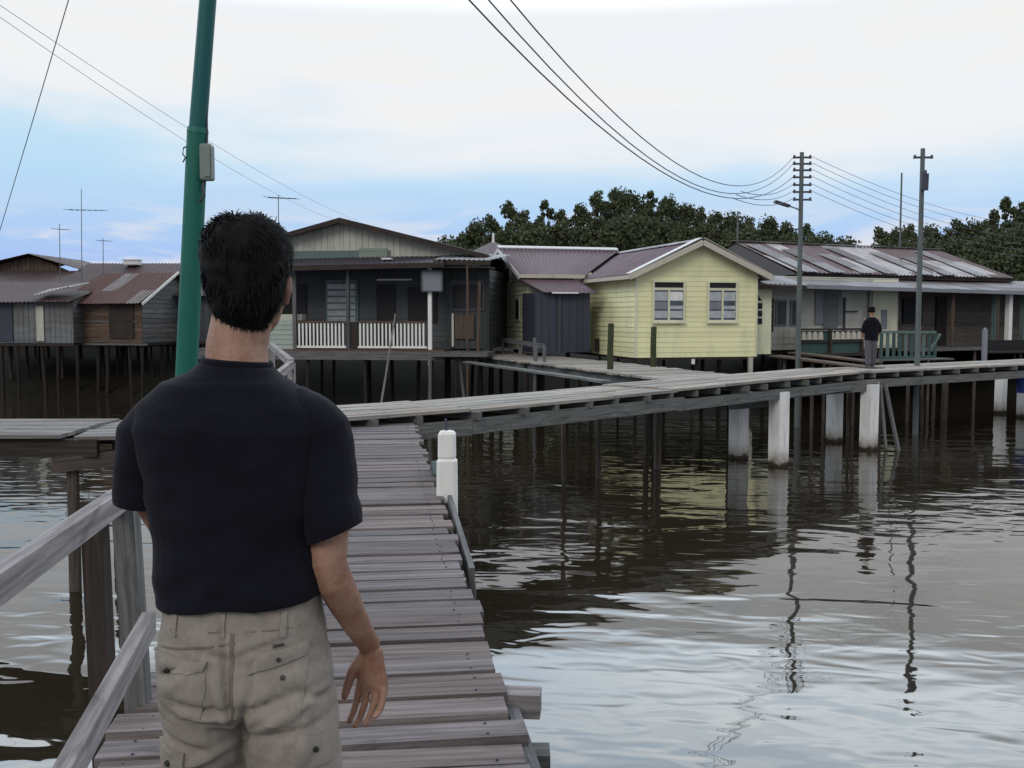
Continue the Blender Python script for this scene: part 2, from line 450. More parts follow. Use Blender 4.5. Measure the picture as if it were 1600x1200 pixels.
# siding on a convex polygon in a vertical plane: P(u, z, out) -> point
def siding(m, poly, P, board=0.16, proud=0.02, vertical=False, zfix=None):
    def span(z):
        xs = []
        n = len(poly)
        for i in range(n):
            (x0, z0), (x1, z1) = poly[i], poly[(i + 1) % n]
            if abs(z1 - z0) < 1e-6:
                if abs(z - z0) < 1e-6: xs += [x0, x1]
                continue
            t = (z - z0) / (z1 - z0)
            if -1e-6 <= t <= 1 + 1e-6: xs.append(x0 + t * (x1 - x0))
        return (min(xs), max(xs)) if xs else None
    if not vertical:
        zs = [p[1] for p in poly]; z = min(zs); top = max(zs)
        while z < top - 1e-3:
            z2 = min(z + board, top)
            for zc in sorted(set(p[1] for p in poly)):
                if z + 1e-3 < zc < z2 - 1e-3: z2 = zc
            a = span(z + 1e-5); b = span(z2 - 1e-5)
            if a and b:
                pr = proud * random.uniform(0.8, 1.3)
                p = [P(a[0], z, pr), P(a[1], z, pr), P(b[1], z2, 0.0), P(b[0], z2, 0.0)]
                m.face(p, [(a[0], 0), (a[1], 0), (b[1], board), (b[0], board)])
                m.face([P(a[0], z, 0), P(a[1], z, 0), P(a[1], z, pr), P(a[0], z, pr)])
            z = z2
    else:
        xs = [p[0] for p in poly]; x = min(xs); end = max(xs)
        sw = [(p[1], p[0]) for p in poly]
        def vspan(x):
            zs = []; n = len(sw)
            for i in range(n):
                (z0, x0), (z1, x1) = sw[i], sw[(i + 1) % n]
                if abs(x1 - x0) < 1e-6:
                    if abs(x - x0) < 1e-4: zs += [z0, z1]
                    continue
                t = (x - x0) / (x1 - x0)
                if -1e-6 <= t <= 1 + 1e-6: zs.append(z0 + t * (z1 - z0))
            return (min(zs), max(zs)) if zs else None
        while x < end - 1e-3:
            x2 = min(x + board, end)
            for xc in sorted(set(p[0] for p in poly)):
                if x + 1e-3 < xc < x2 - 1e-3: x2 = xc
            g = min(0.012, (x2 - x) * 0.2)
            a = vspan(x + g); b = vspan(x2 - g); pr = proud * random.uniform(0.3, 1.2)
            if a and b:
                m.face([P(x + g, a[0], pr), P(x2 - g, b[0], pr), P(x2 - g, b[1], pr), P(x + g, a[1], pr)], [(a[0], x), (b[0], x2), (b[1], x2), (a[1], x)])
                m.face([P(x2 - g, b[0], pr), P(x2 - g, b[0], -.02), P(x2 - g, b[1], -.02), P(x2 - g, b[1], pr)])
                m.face([P(x + g, a[0], -.02), P(x + g, a[0], pr), P(x + g, a[1], pr), P(x + g, a[1], -.02)])
            x = x2

def core(m, poly, P, depth=0.1):
    """solid backing for a wall polygon"""
    fr = [P(x, z, -0.004) for x, z in poly]; bk = [P(x, z, -depth) for x, z in poly]; n = len(poly)
    m.face(fr); m.face(list(reversed(bk)))
    for i in range(n):
        j = (i + 1) % n
        m.face([fr[j], fr[i], bk[i], bk[j]])

def wall(name, poly, P, material, parent, board=0.16, proud=0.02, vertical=False):
    m = MB(); siding(m, poly, P, board, proud, vertical); core(m, poly, P)
    return m.build(name, material, parent)

def front(y): return lambda x, z, o=0: (x, y - o, z)       # faces -y
def left(x0): return lambda y, z, o=0: (x0 - o, y, z)      # faces -x
def right(x0): return lambda y, z, o=0: (x0 + o, y, z)     # faces +x
def backf(y): return lambda x, z, o=0: (x, y + o, z)

def stilts(parent, xs, ys, ztop, zbot, r=0.07, material='shaded_stilt_wood', skip=()):
    for x in xs:
        for y in ys:
            if (x, y) in skip: continue
            rr = r * random.uniform(0.75, 1.3); dx, dy = random.gauss(0, .09), random.gauss(0, .09); x += random.uniform(-.18, .18); mat_ = random.choice((material, material, material, material, 'pile_wood'))
            part(lambda m: m.tube((x + dx, y + dy, zbot), (x, y, ztop), rr, rr * .9, 8, 3, 0.012), 'stilt', mat_, parent)

# ================================================================== SETTING
# river
m = MB(); m.face([(-400, -60, WATER), (400, -60, WATER), (400, 400, WATER), (-400, 400, WATER)])
tag(m.build('river', 'river_water'), kind='structure')

# ground: muddy bank and the wooded hill behind the village, one sheet to the horizon
def hill_z(x, y):
    b = 40.5 + 1.0 * math.sin(x * 0.13)
    t = max(0.0, min(1.0, (y - b) / 6.0)); z = -2.6 + 2.65 * t
    hx = math.exp(-((x - 12) / 13.0) ** 2); hy = max(0, min(1, (y - 68) / 40.0)); hy = hy * hy * (3 - 2 * hy)
    z += 6.3 * hx * hy
    rx = 1 / (1 + math.exp(-(x - 44) / 5.0))
    z += 5.0 * rx * hy
    return z + 0.25 * t * noise.noise(Vector((x * .2, y * .2, 0)))
m = MB(); rows = []
ysl = [38 + i * 1.6 for i in range(15)] + [62 + i * 2.5 for i in range(38)] + [170, 220, 300, 500, 900]
xsl = [-700, -400, -220, -140] + [-100 + i * 4 for i in range(56)] + [150, 240, 420, 700]
for y in ysl: rows.append([(x, y, hill_z(x, y) if y < 400 else 0.5) for x in xsl])
m.grid(rows); tag(m.build('ground', 'shaded_ground_mud'), kind='structure')

# ================================================================== BOARDWALKS
def deck_planks(name, pa, pb, wd_a, wd_b, z0, z1, pw, gap, material, parent, th=0.04, ragged=0.05, skew=0.0, n_nails=False):
    """planks laid across the run from pa to pb (centre line, xy)"""
    pa = Vector(pa); pb = Vector(pb); d = (pb - pa); L = d.length; d.normalize(); sd = Vector((d.y, -d.x))
    m = MB(); s = 0.0; nails = []
    while s < L:
        w_ = pw * random.uniform(0.86, 1.12); t = min(1, (s + w_ / 2) / L)
        c = pa + d * (s + w_ / 2); wd = (wd_a + (wd_b - wd_a) * t) / 2
        z = z0 + (z1 - z0) * t + random.uniform(-.006, .006)
        a = random.gauss(skew, 0.009); sv = Vector((sd.x * math.cos(a) - sd.y * math.sin(a), sd.x * math.sin(a) + sd.y * math.cos(a)))
        e0 = c - sv * (wd + random.uniform(-ragged, ragged)); e1 = c + sv * (wd + random.uniform(-ragged, ragged))
        m.beam((e0.x, e0.y, z - th / 2 + random.uniform(-.004, .004)), (e1.x, e1.y, z - th / 2 + random.uniform(-.004, .004)), w_ - gap * random.uniform(.5, 1.6), th * random.uniform(.9, 1.1))
        if n_nails:
            for q in (-.86, -.10, .84):
                for sgn in (-1, 1):
                    if random.random() < .12: continue
                    pn = c + sv * (wd * q + random.uniform(-.012, .012)) + d * (sgn * w_ * .27 + random.uniform(-.01, .01))
                    nails.append((pn.x, pn.y, z))
        s += w_
    nf = len(m.f)
    for x, y, zn in nails: m.tube((x, y, zn - .004), (x, y, zn + .0045), .0055, .005, 6)
    o = m.build(name, material, parent, True)
    if n_nails:
        o.data.materials.append(M['wire_dark'])
        for p in o.data.polygons[nf:]: p.material_index = 1
    return o

def long_boards(name, pa, pb, wd, z, n, material, parent, th=0.045, ext=0.0):
    pa = Vector(pa); pb = Vector(pb); d = (pb - pa); L = d.length; d.normalize(); sd = Vector((d.y, -d.x))
    m = MB(); bw_ = wd / n
    for k in range(n):
        o = -wd / 2 + (k + .5) * bw_; s = -random.uniform(0, 1.5)
        while s < L:
            l_ = random.uniform(2.6, 4.2); s0 = max(s, -ext); s1 = min(s + l_ - .012, L + ext)
            if s1 - s0 > .05:
                a = pa + d * s0 + sd * (o + random.uniform(-.006, .006)); b = pa + d * s1 + sd * (o + random.uniform(-.006, .006))
                dz = random.uniform(-.006, .006)
                m.beam((a.x, a.y, z - th / 2 + dz), (b.x, b.y, z - th / 2 + dz + random.uniform(-.005, .005)), bw_ - random.uniform(.010, .022), th)
            s += l_
    return m.build(name, material, parent, True)

# --- near boardwalk the man walks on
NW_D = Vector((-0.13, 1.0)).normalized()
def nw(off, Y):                   # off: sideways from the line through the camera, Y: distance
    return Vector((off - 0.13 * Y, Y))
bw = empty('boardwalk', (-0.5, 3, WATER), 'narrow grey plank boardwalk with wide gaps the man is walking on', 'boardwalk')
pa = (nw(0.515, -3.2) + nw(-0.985, -3.2)) / 2; pb = (nw(0.50, 14.5) + nw(-1.0, 14.5)) / 2
deck_planks('plank_deck', pa, pb, 1.5, 1.5, 0, 0, 0.232, 0.034, 'deck_wood', bw, ragged=0.035, n_nails=True)
m = MB()
for off in (0.40, -0.25, -0.88):
    a = nw(off, -3.2); b = nw(off, 14.4)
    part(lambda m: m.beam((a.x, a.y, -0.125), (b.x, b.y, -0.125), 0.09, 0.16), 'stringer', 'dark_wood', bw, True)
for Y in (-1.2, 1.4, 4.05, 6.6, 8.7, 11.4):
    a = nw(-1.12, Y); b = nw(0.62 if Y != 4.05 else 0.68, Y - 0.0)
    part(lambda m: m.beam((a.x, a.y, -0.285), (b.x, b.y, -0.285), 0.13, 0.15), 'cross_beam', 'beam_wood', bw, True)
    for off in (-0.9, 0.38):
        p = nw(off, Y)
        part(lambda m: m.tube((p.x, p.y, -3.2), (p.x, p.y, -0.2), 0.075, 0.07, 9, 3, .008), 'pile', 'pile_wood', bw, True)
# grey-blue side board hanging along the right edge, and the sawn beam end near the camera
a = nw(0.57, 6.3); b = nw(0.585, 8.55)
part(lambda m: m.beam((a.x, a.y, -0.10), (b.x, b.y, -0.04), 0.035, 0.15), 'side_board', 'grey_board', bw, True)
a = nw(0.535, 3.0); b = nw(0.535, 4.1)
part(lambda m: m.beam((a.x, a.y, -0.10), (b.x, b.y, -0.10), 0.05, 0.10), 'side_board', 'grey_board', bw, True)
a = nw(0.45, 4.18); b = nw(0.66, 4.16)
part(lambda m: m.beam((a.x, a.y, -0.06), (b.x, b.y, -0.06), 0.11, 0.10), 'beam_end', 'rail_wood', bw, True)

# --- railing on the left of the near boardwalk
rl = empty('railing', (-1.5, 4, -0.3), 'weathered grey wooden railing on the left side of the near boardwalk', 'railing')
def P3(off, Y, z): p = nw(off, Y); return (p.x, p.y, z)
part(lambda m: m.beam(P3(-1.03, 0.3, .83), P3(-1.02, 4.1, .83), 0.055, 0.085), 'handrail', 'rail_wood', rl, True)
part(lambda m: m.beam(P3(-1.0, 4.16, .80), P3(-1.03, 12.0, .97), 0.06, 0.09), 'handrail', 'rail_wood', rl, True)
part(lambda m: m.beam(P3(-0.80, 1.0, .225), P3(-0.90, 3.9, .36), 0.05, 0.085), 'lower_rail', 'rail_wood', rl, True)
part(lambda m: m.beam((-1.62, 4.12, -3.0), (-1.70, 4.12, .80), 0.085, 0.08, up=(0, 1, 0)), 'post', 'dark_wood', rl, True)
part(lambda m: m.beam((-1.42, 4.0, -1.9), (-1.525, 4.0, .79), 0.085, 0.075, up=(0, 1, 0)), 'post', 'beam_wood', rl, True)
part(lambda m: m.beam(P3(-1.0, 8.0, -.3), P3(-1.0, 8.0, .85), 0.08, 0.08, up=(0, 1, 0)), 'post', 'beam_wood', rl, True)
part(lambda m: m.beam(P3(-1.03, 12.02, -.4), P3(-1.03, 12.02, .99), 0.08, 0.08, up=(0, 1, 0)), 'post', 'rail_wood', rl, True)
a = Vector(P3(-1.03, 12.02, 0.985)); 
part(lambda m: m.beam(a, at(425, 541, 15.5), 0.07, 0.09), 'handrail', 'rail_wood', rl, True)
part(lambda m: m.beam(at(425, 541, 15.5), at(425, 541, 15.5) + Vector((0, 0, -1.2)), 0.07, 0.07, up=(0, 1, 0)), 'post', 'rail_wood', rl, True)
part(lambda m: m.beam(P3(-0.98, 4.6, -.02), P3(-1.0, 11.8, .30), 0.05, 0.08), 'lower_rail', 'rail_wood', rl, True)

# --- cross boardwalk
near_px = [(400, 656), (525, 650), (740, 637), (880, 627), (1040, 612), (1140, 602), (1370, 583), (1700, 568)]
near = [ground(x, y, DECK) for x, y in near_px]
near_s = [Vector((-3.6, 12.9)), Vector((-0.6, 15.3)), Vector((3.1, 19.2)), Vector((8.9, 25.4)), Vector((17.8, 31.6)), Vector((24.0, 35.0))]
cb = empty('boardwalk', (2, 17, WATER), 'long pale plank boardwalk crossing the water toward the houses on the right', 'boardwalk')
WD = 1.75
def offset(poly, dist):
    out = []
    for i, p in enumerate(poly):
        d = (poly[min(i + 1, len(poly) - 1)] - poly[max(i - 1, 0)]).normalized()
        out.append(p + Vector((-d.y, d.x)) * dist)
    return out
far_s = offset(near_s, WD)
mid_s = offset(near_s, WD / 2)
for i in range(len(mid_s) - 1):
    zz = DECK + (0.02 if i == 2 else 0) - (0.012 if i == 1 else 0)
    d = (mid_s[i + 1] - mid_s[i]).normalized()
    long_boards('plank_deck', mid_s[i], mid_s[i + 1], WD, zz, 8, 'cross_deck_wood', cb, 0.05, 0.04)
def along(poly, s):
    for i in range(len(poly) - 1):
        L = (poly[i + 1] - poly[i]).length
        if s <= L: return poly[i] + (poly[i + 1] - poly[i]) * (s / L), (poly[i + 1] - poly[i]).normalized()
        s -= L
    return poly[-1], (poly[-1] - poly[-2]).normalized()
tot = sum((near_s[i + 1] - near_s[i]).length for i in range(len(near_s) - 1))
s = 0.3
while s < tot:
    p, d = along(near_s, s); nrm = Vector((-d.y, d.x)); a = p - nrm * random.uniform(-.02, .10); b = p + nrm * (WD + .05)
    part(lambda m: m.beam((a.x, a.y, DECK - .115), (b.x, b.y, DECK - .115), 0.10, 0.115), 'joist', 'beam_wood', cb, True)
    s += random.uniform(0.75, 1.05)
inn = offset(near_s, 0.03); inf = offset(near_s, WD - .2)
def zb(i): return (-.175, -.165, -.20, -.20, -.21)[i]
for i in range(len(near_s) - 1):
    for pl, mt in ((inn, 'beam_wood'), (inf, 'dark_wood')):
        a, b = pl[i], pl[i + 1]
        if i == 1 and pl is inn: b = b + (b - a).normalized() * .25
        z = DECK + zb(i) - .11
        part(lambda m: m.beam((a.x, a.y, z), (b.x, b.y, z - (.0)), 0.09, 0.23 if i < 2 else .2), 'stringer', mt, cb, True)
# timber piles
for px, yb, r_ in ((935, 748, .06), (1027, 733, .085), (1475, 655, .10), (1440, 662, .05), (880, 750, .05)):
    p = ground(px, yb, WATER)
    part(lambda m: m.tube((p.x, p.y, -3.2), (p.x, p.y, DECK - .12), r_, r_ * .95, 10, 4, .01), 'pile', 'pile_wood', cb, True)
# concrete piles with a brown tide line
def concrete_pile(px, yb, w_, top, parent, rz=0.6):
    p = ground(px, yb, WATER)
    def f(m):
        d = Vector((math.cos(rz), math.sin(rz), 0))
        m.beam((p.x, p.y, -3.4), (p.x + random.uniform(-.02, .02), p.y, top), w_, w_, up=(d.x, d.y, 0))
    o = part(f, 'concrete_pile', 'concrete_pile', parent, True)
    return o
for px, yb, w_, top in ((1154, 716, .32, -.20), (1216, 728, .31, -.12), (1303, 690, .30, -.20), (1356, 703, .31, -.14), (1562, 646, .28, -.2), (1598, 652, .28, -.2), (1690, 640, .3, -.2)):
    concrete_pile(px, yb, w_, top, cb)
for (x0, y0, x1, y1, r_) in ((1383, 600, 1404, 705, .035), (1376, 602, 1384, 700, .03)):
    a = at(x0, y0, 25.2); b = at(x1, y1, 24.8)
    part(lambda m: m.beam(a, b, r_ * 2, r_ * 2), 'brace', 'grey_board', cb, True)
# cleats on the white piles, cross heads
for px, py, Y in ((1222, 618, 22.3), (1365, 600, 25.1)):
    a = at(px, py, Y)
    part(lambda m: (m.beam(a + Vector((-.07, 0, 0)), a + Vector((.11, 0, 0)), .14, .13), m.beam(a + Vector((.02, 0, -.1)), a + Vector((.02, 0, -.45)), .09, .09)), 'pile_bracket', 'white_paint', cb, True)
for (xa, ya, xb, yb2, Y) in ((1140, 628, 1215, 622, 22.6), (1210, 615, 1370, 601, 23.9)):
    a = at(xa, ya, Y); b = at(xb, yb2, Y + (.0 if Y < 23 else 1.1))
    part(lambda m: m.beam(a, b, .12, .26 if Y > 23 else .34), 'cross_head', 'beam_wood', cb, True)
# left arm of the cross boardwalk
lb = empty('boardwalk', (-8, 13, WATER), 'plank boardwalk leading off to the left behind the man, with a dark edge beam', 'boardwalk')
long_boards('plank_deck', (-17.5, 12.75), (-5.3, 12.85), 1.9, DECK, 8, 'left_deck_wood', lb)
long_boards('plank_deck', (-5.28, 12.95), (-3.2, 13.2), 1.95, DECK - .03, 8, 'left_deck_wood', lb)
part(lambda m: m.beam((-17.5, 11.95, DECK - .18), (-4.9, 12.05, DECK - .17), .10, .21), 'stringer', 'dark_wood', lb, True)
part(lambda m: m.beam((-17.5, 13.5, DECK - .2), (-3.4, 13.7, DECK - .19), .10, .27), 'stringer', 'dark_wood', lb, True)
for x in (-15.6, -12.8, -10.0, -7.6, -5.25, -3.6):
    for y in (12.1, 13.5):
        part(lambda m: m.tube((x, y, -3.2), (x + .02, y, DECK - .08), .075, .07, 9, 3, .01), 'pile', 'pile_wood', lb, True)
part(lambda m: m.beam((-5.4, 11.98, DECK - .36), (-4.4, 12.3, DECK - .28), .16, .18), 'cross_beam', 'pile_wood', lb, True)
# --- concrete mooring post beside the near boardwalk
cp = empty('mooring_post', (-.5, 8.75, WATER), 'stubby two-tier white concrete post beside the near boardwalk', 'post')
c0 = at(697, 778, 8.75)
def ccol(m):
    prof = [(-.80, .088), (.03, .088), (.30, .086), (.315, .072), (.325, .066), (.335, .076), (.53, .074), (.552, .060), (.56, .03)]
    rows = []
    for z, r_ in prof:
        rr = r_; ch = .3 * rr; ring = []
        for sx, sy in ((1, -1), (1, 1), (-1, 1), (-1, -1)):
            pts = ((sx * rr, sy * (rr - ch)), (sx * (rr - ch), sy * rr))
            if sx * sy > 0: ring += pts
            else: ring += (pts[1], pts[0])
        rows.append([(c0.x + x + .01, c0.y + y, z) for x, y in ring])
    m.grid(rows, None, closed=True, smooth=False, caps=True)
part(ccol, 'post_shaft', 'white_paint', cp, True)
part(lambda m: m.box(c0.x - .07, c0.x + .06, c0.y - .14, c0.y - .09, -.20, -.05), 'timber_block', 'pile_wood', cp, True)
part(lambda m: m.box(c0.x - .03, c0.x + .10, c0.y - .1, c0.y + .1, -3.2, -.80), 'footing', 'pile_wood', cp, True)
part(lambda m: m.tube((c0.x + .005, c0.y, .54), (c0.x, c0.y, .66), .012, .012, 6), 'iron_rod', 'wire_dark', cp, True)
# teal bracket between post and deck
part(lambda m: m.beam((c0.x - .22, c0.y + 1.5, .02), (c0.x - .06, c0.y + .2, .20), .05, .12), 'bracket', 'teal_light', cp, True)
part(lambda m: m.beam((c0.x - .20, c0.y + 1.2, .02), (c0.x - .10, c0.y + .4, -.28), .05, .12), 'bracket', 'dim_grey', cp, True)

# --- branch boardwalk by the yellow house
br = empty('boardwalk', (1.5, 27, WATER), 'boardwalk branching back past the side of the yellow house', 'boardwalk')
deck_planks('plank_deck', (4.5, 22.3), (1.6, 30.6), 2.3, 2.4, DECK + .01, .17, .2, .014, 'cross_deck_wood', br, .05, .08)
deck_planks('plank_deck', (1.55, 30.6), (-1.3, 38.0), 2.4, 2.2, .17, .19, .2, .014, 'cross_deck_wood', br, .05, .08)
for o1 in (-1.08, 1.05):
    part(lambda m: (m.beam((4.5 + o1, 22.6, -.02), (1.6 + o1, 30.6, -.01), .09, .2)), 'stringer', 'beam_wood', br, True)
    part(lambda m: (m.beam((1.6 + o1, 30.6, -.01), (-1.3 + o1, 38, 0.02), .09, .2)), 'stringer', 'beam_wood', br, True)
for i in range(5):
    t = i / 4; x = 4.2 - 5.6 * t; y = 24.2 + 13 * t
    for o1 in (-1.0, 1.0):
        part(lambda m: m.tube((x + o1, y, -3.2), (x + o1 + random.uniform(-.05, .05), y, .05), .075, .065, 8, 3, .01), 'pile', 'shaded_stilt_wood', br, True)
# loose plank laid beside it
part(lambda m: m.beam((2.05, 22.2, .10), (-1.4, 31.6, .10), .26, .05), 'side_plank', 'beam_wood', br, True)
for i, (px, yt, yb, lab) in enumerate(((953, 507, 577, 'tall mossy dark post at the left end of the yellow front wall'), (1020, 512, 573, 'mossy dark post in front of the yellow house left window'))):
    p = ground(px, yb, .17); t = at(px, yt, p.y)
    po = empty('mossy_post', (p.x, p.y, .17), lab, 'post', group='mossy posts by the yellow house')
    part(lambda m: m.tube((p.x, p.y, -.3), (p.x + .02, p.y, t.z), .085, .08, 10, 5, .012), 'post_shaft', 'mossy_post', po, True)
    part(lambda m: m.tube((p.x + .02, p.y, t.z), (p.x + .02, p.y, t.z + .03), .088, .06, 10), 'post_cap', 'dark_wood', po, True)
# leaning fence scraps on the branch boardwalk
fx = empty('fence', (0.4, 30, .15), 'low broken plank fence in front of the blue-grey porch', 'fence')
for px, y0, y1, Y in ((835, 528, 566, 31), (850, 540, 575, 30), (785, 535, 552, 36), (812, 530, 556, 34)):
    a = at(px, y0, Y); b = at(px + 1, y1, Y)
    part(lambda m: m.beam(b, a, .1, .07), 'fence_post', 'grey_board', fx, True)
a = at(765, 528, 37.5); b = at(850, 541, 31)
part(lambda m: m.beam(a, b, .05, .14), 'fence_rail', 'grey_board', fx, True)
a = at(740, 536, 38); b = at(790, 533, 36.5)
part(lambda m: m.beam(a, b, .05, .07), 'fence_rail', 'rail_wood', fx, True)

# ================================================================== YELLOW HOUSE
def gable_roof(parent, x0, x1, y0, y1, ze, zr, xr, material, ov=0.3, ovy=0.3, trim='cream_trim', name='roof', th=.05, pitch=.17):
    """ridge along y at x=xr"""
    def f(m):
        sl = (zr - ze) / (xr - x0); sr = (zr - ze) / (x1 - xr)
        m.corr((xr, y0 - ovy, zr + .03), (xr, y1 + ovy, zr + .03), (x0 - ov, y1 + ovy, ze - sl * ov + .03), (x0 - ov, y0 - ovy, ze - sl * ov + .03), pitch)
        m.corr((xr, y0 - ovy, zr + .03), (xr, y1 + ovy, zr + .03), (x1 + ov, y1 + ovy, ze - sr * ov + .03), (x1 + ov, y0 - ovy, ze - sr * ov + .03), pitch)
    rf = part(f, name, material, parent)
    sl = (zr - ze) / (xr - x0); sr = (zr - ze) / (x1 - xr)
    if trim:
        for xe, s_, lab in ((x0 - ov, sl, 'l'), (x1 + ov, sr, 'r')):
            for yy in (y0 - ovy - .02, y1 + ovy + .02):
                ze2 = ze - s_ * ov
                part(lambda m: m.beam((xe, yy, ze2 - .06), (xr, yy, zr - .05), .035, .17), 'bargeboard', trim, rf)
            part(lambda m: m.beam((xe, y0 - ovy, ze - s_ * ov - .05), (xe, y1 + ovy, ze - s_ * ov - .05), .03, .12), 'fascia', trim, rf)
        part(lambda m: (m.beam((xr - .1, y0 - ovy - .03, zr + .035), (xr - .1, y1 + ovy + .03, zr + .035), .22, .02, up=(-sl, 0, 1)),
                        m.beam((xr + .1, y0 - ovy - .03, zr + .035), (xr + .1, y1 + ovy + .03, zr + .035), .22, .02, up=(sr, 0, 1))), 'ridge_cap', 'roof_grey', rf)
    return rf

YO = Vector((3.86, 32.0, 0))
yh = empty('wooden_house', (YO.x, YO.y, 0), 'pale yellow clapboard house on stilts with two front windows', 'house', R(15))
Wy, B, E, RZ = 4.15, 0.21, 2.93, 3.86
wall('wall', [(0, B), (Wy, B), (Wy, E), (2.07, RZ), (0, E)], front(0), 'yellow_paint', yh, proud=.012)
wall('wall', [(0, B), (4.2, B), (4.2, E), (0, E)], left(0), 'yellow_paint', yh)
wall('wall', [(0, B), (8.6, B), (8.6, E), (0, E)], right(Wy), 'yellow_paint', yh)
wall('wall', [(0, B), (Wy, B), (Wy, E), (2.07, RZ), (0, E)], backf(8.6), 'yellow_paint', yh)
part(lambda m: m.box(.02, Wy - .02, .02, 8.58, B - .08, B + .02), 'floor', 'dark_wood', yh)
for x in (0, Wy):
    part(lambda m: m.box(x - .03, x + .03, -.035, .03, B, E), 'corner_board', 'pale_yellow', yh)
gable_roof(yh, 0, Wy, 0, 8.6, E, RZ, 2.07, 'roof_purple', ov=.38, ovy=.38)
# the pale flashing sheet lying up the left front verge
part(lambda m: m.beam((-.36, -.22, E - .11), (2.0, -.22, RZ + .085), .42, .02, up=(-.45, 0, 1)), 'verge_flashing', 'white_sheet', yh)
part(lambda m: m.beam((2.14, -.30, RZ + .085), (4.5, -.30, E - .11), .2, .02, up=(.45, 0, 1)), 'verge_flashing', 'cream_trim', yh)
# wing
wb, we, wr = .33, 3.02, 3.98
wall('wall', [(-2.35, wb), (0, wb), (0, we), (-2.35, we)], front(4.15), 'pale_yellow', yh)
wall('wall', [(4.15, wb), (9.35, wb), (9.35, we), (6.75, wr), (4.15, we)], left(-2.35), 'pale_yellow', yh)
wall('wall', [(-2.35, wb), (0, wb), (0, we), (-2.35, we)], backf(9.35), 'pale_yellow', yh)
def wingroof(m):
    s_ = (wr - we) / 2.6
    m.corr((-2.7, 6.75, wr + .03), (2.0, 6.75, wr + .03), (-.37, 3.8, we - .35 * s_ + .03), (-2.7, 3.8, we - .35 * s_ + .03), .17)
    m.corr((-2.7, 6.75, wr + .03), (2.0, 6.75, wr + .03), (2.0, 9.7, we - .35 * s_ + .03), (-2.7, 9.7, we - .35 * s_ + .03), .17)
wrf = part(wingroof, 'roof', 'roof_purple', yh)
part(lambda m: (m.beam((-2.73, 3.78, we - .19), (-2.73, 6.75, wr - .06), .03, .15), ), 'bargeboard', 'white_sheet', wrf)
part(lambda m: (m.beam((-2.73, 9.72, we - .19), (-2.73, 6.75, wr - .06), .03, .15), ), 'bargeboard', 'white_sheet', wrf)
part(lambda m: m.beam((-2.74, 3.77, we - .15), (-.38, 3.77, we - .15), .03, .13), 'fascia', 'cream_trim', wrf)
part(lambda m: (m.beam((-2.76, 6.63, wr + .06), (1.9, 6.63, wr + .05), .26, .03, up=(0, -.37, 1))), 'ridge_cap', 'white_sheet', wrf)
# narrow openings in the gable end
for y0, y1, z0, z1 in ((5.0, 5.5, 1.35, 2.15), (7.0, 8.0, .5, 2.0), (6.3, 7.0, 2.75, 3.3)):
    wnd = part(lambda m: m.box(-2.40, -2.36, y0, y1, z0, z1), 'window', 'cream_trim', yh)
    part(lambda m: m.box(-2.415, -2.402, y0 + .06, y1 - .06, z0 + .06, z1 - .06), 'pane', 'dark_hole', wnd)
# windows in the front
def yellow_window(x0, x1, z0, z1, bright):
    fr = MB()
    y = -.03
    fr.box(x0, x0 + .06, y - .06, y, z0, z1); fr.box(x1 - .06, x1, y - .06, y, z0, z1)
    fr.box(x0 + .06, x1 - .06, y - .06, y, z0, z0 + .06); fr.box(x0 + .06, x1 - .06, y - .06, y, z1 - .05, z1)
    fr.box(x0 + .06, x1 - .06, y - .06, y, z1 - .30, z1 - .22)
    fr.box((x0 + x1) / 2 - .03, (x0 + x1) / 2 + .03, y - .055, y, z0 + .06, z1 - .30)
    wnd = fr.build('window', 'pale_yellow', yh)
    part(lambda m: m.box(x0 + .06, x1 - .06, y - .015, y - .005, z1 - .22, z1 - .05), 'transom', 'dark_hole', wnd)
    part(lambda m: m.box(x0 + .06, x1 - .06, y - .012, y - .004, z0 + .06, z1 - .30), 'pane', 'window_glass', wnd)
    mid = (x0 + x1) / 2
    k = 0
    for xa, xb in ((x0 + .06, mid - .03), (mid + .03, x1 - .06)):
        zt = z1 - .32; hh = zt - z0 - .08
        bands = ((.05, .3, 'curtain'), (.36, .62 if k == 0 else .48, 'grey_paint' if k == 0 else 'curtain'), (.66, .97, 'curtain' if bright or k == 0 else 'white_paint'))  # curtain tones plus the white reflections of the sliding glass, painted as bands
        for b0, b1, mt in bands:
            part(lambda m: m.box(xa + .015, xb - .015, y - .03, y - .018, z0 + .08 + hh * b0, z0 + .08 + hh * b1), 'window_band', mt, wnd)
        k += 1
    part(lambda m: m.box(x0 - .04, x1 + .04, y - .10, y - .062, z0 - .05, z0 + .0), 'sill', 'pale_yellow', wnd)
yellow_window(.53, 1.63, 1.33, 2.62, False)
yellow_window(2.40, 3.45, 1.33, 2.62, True)
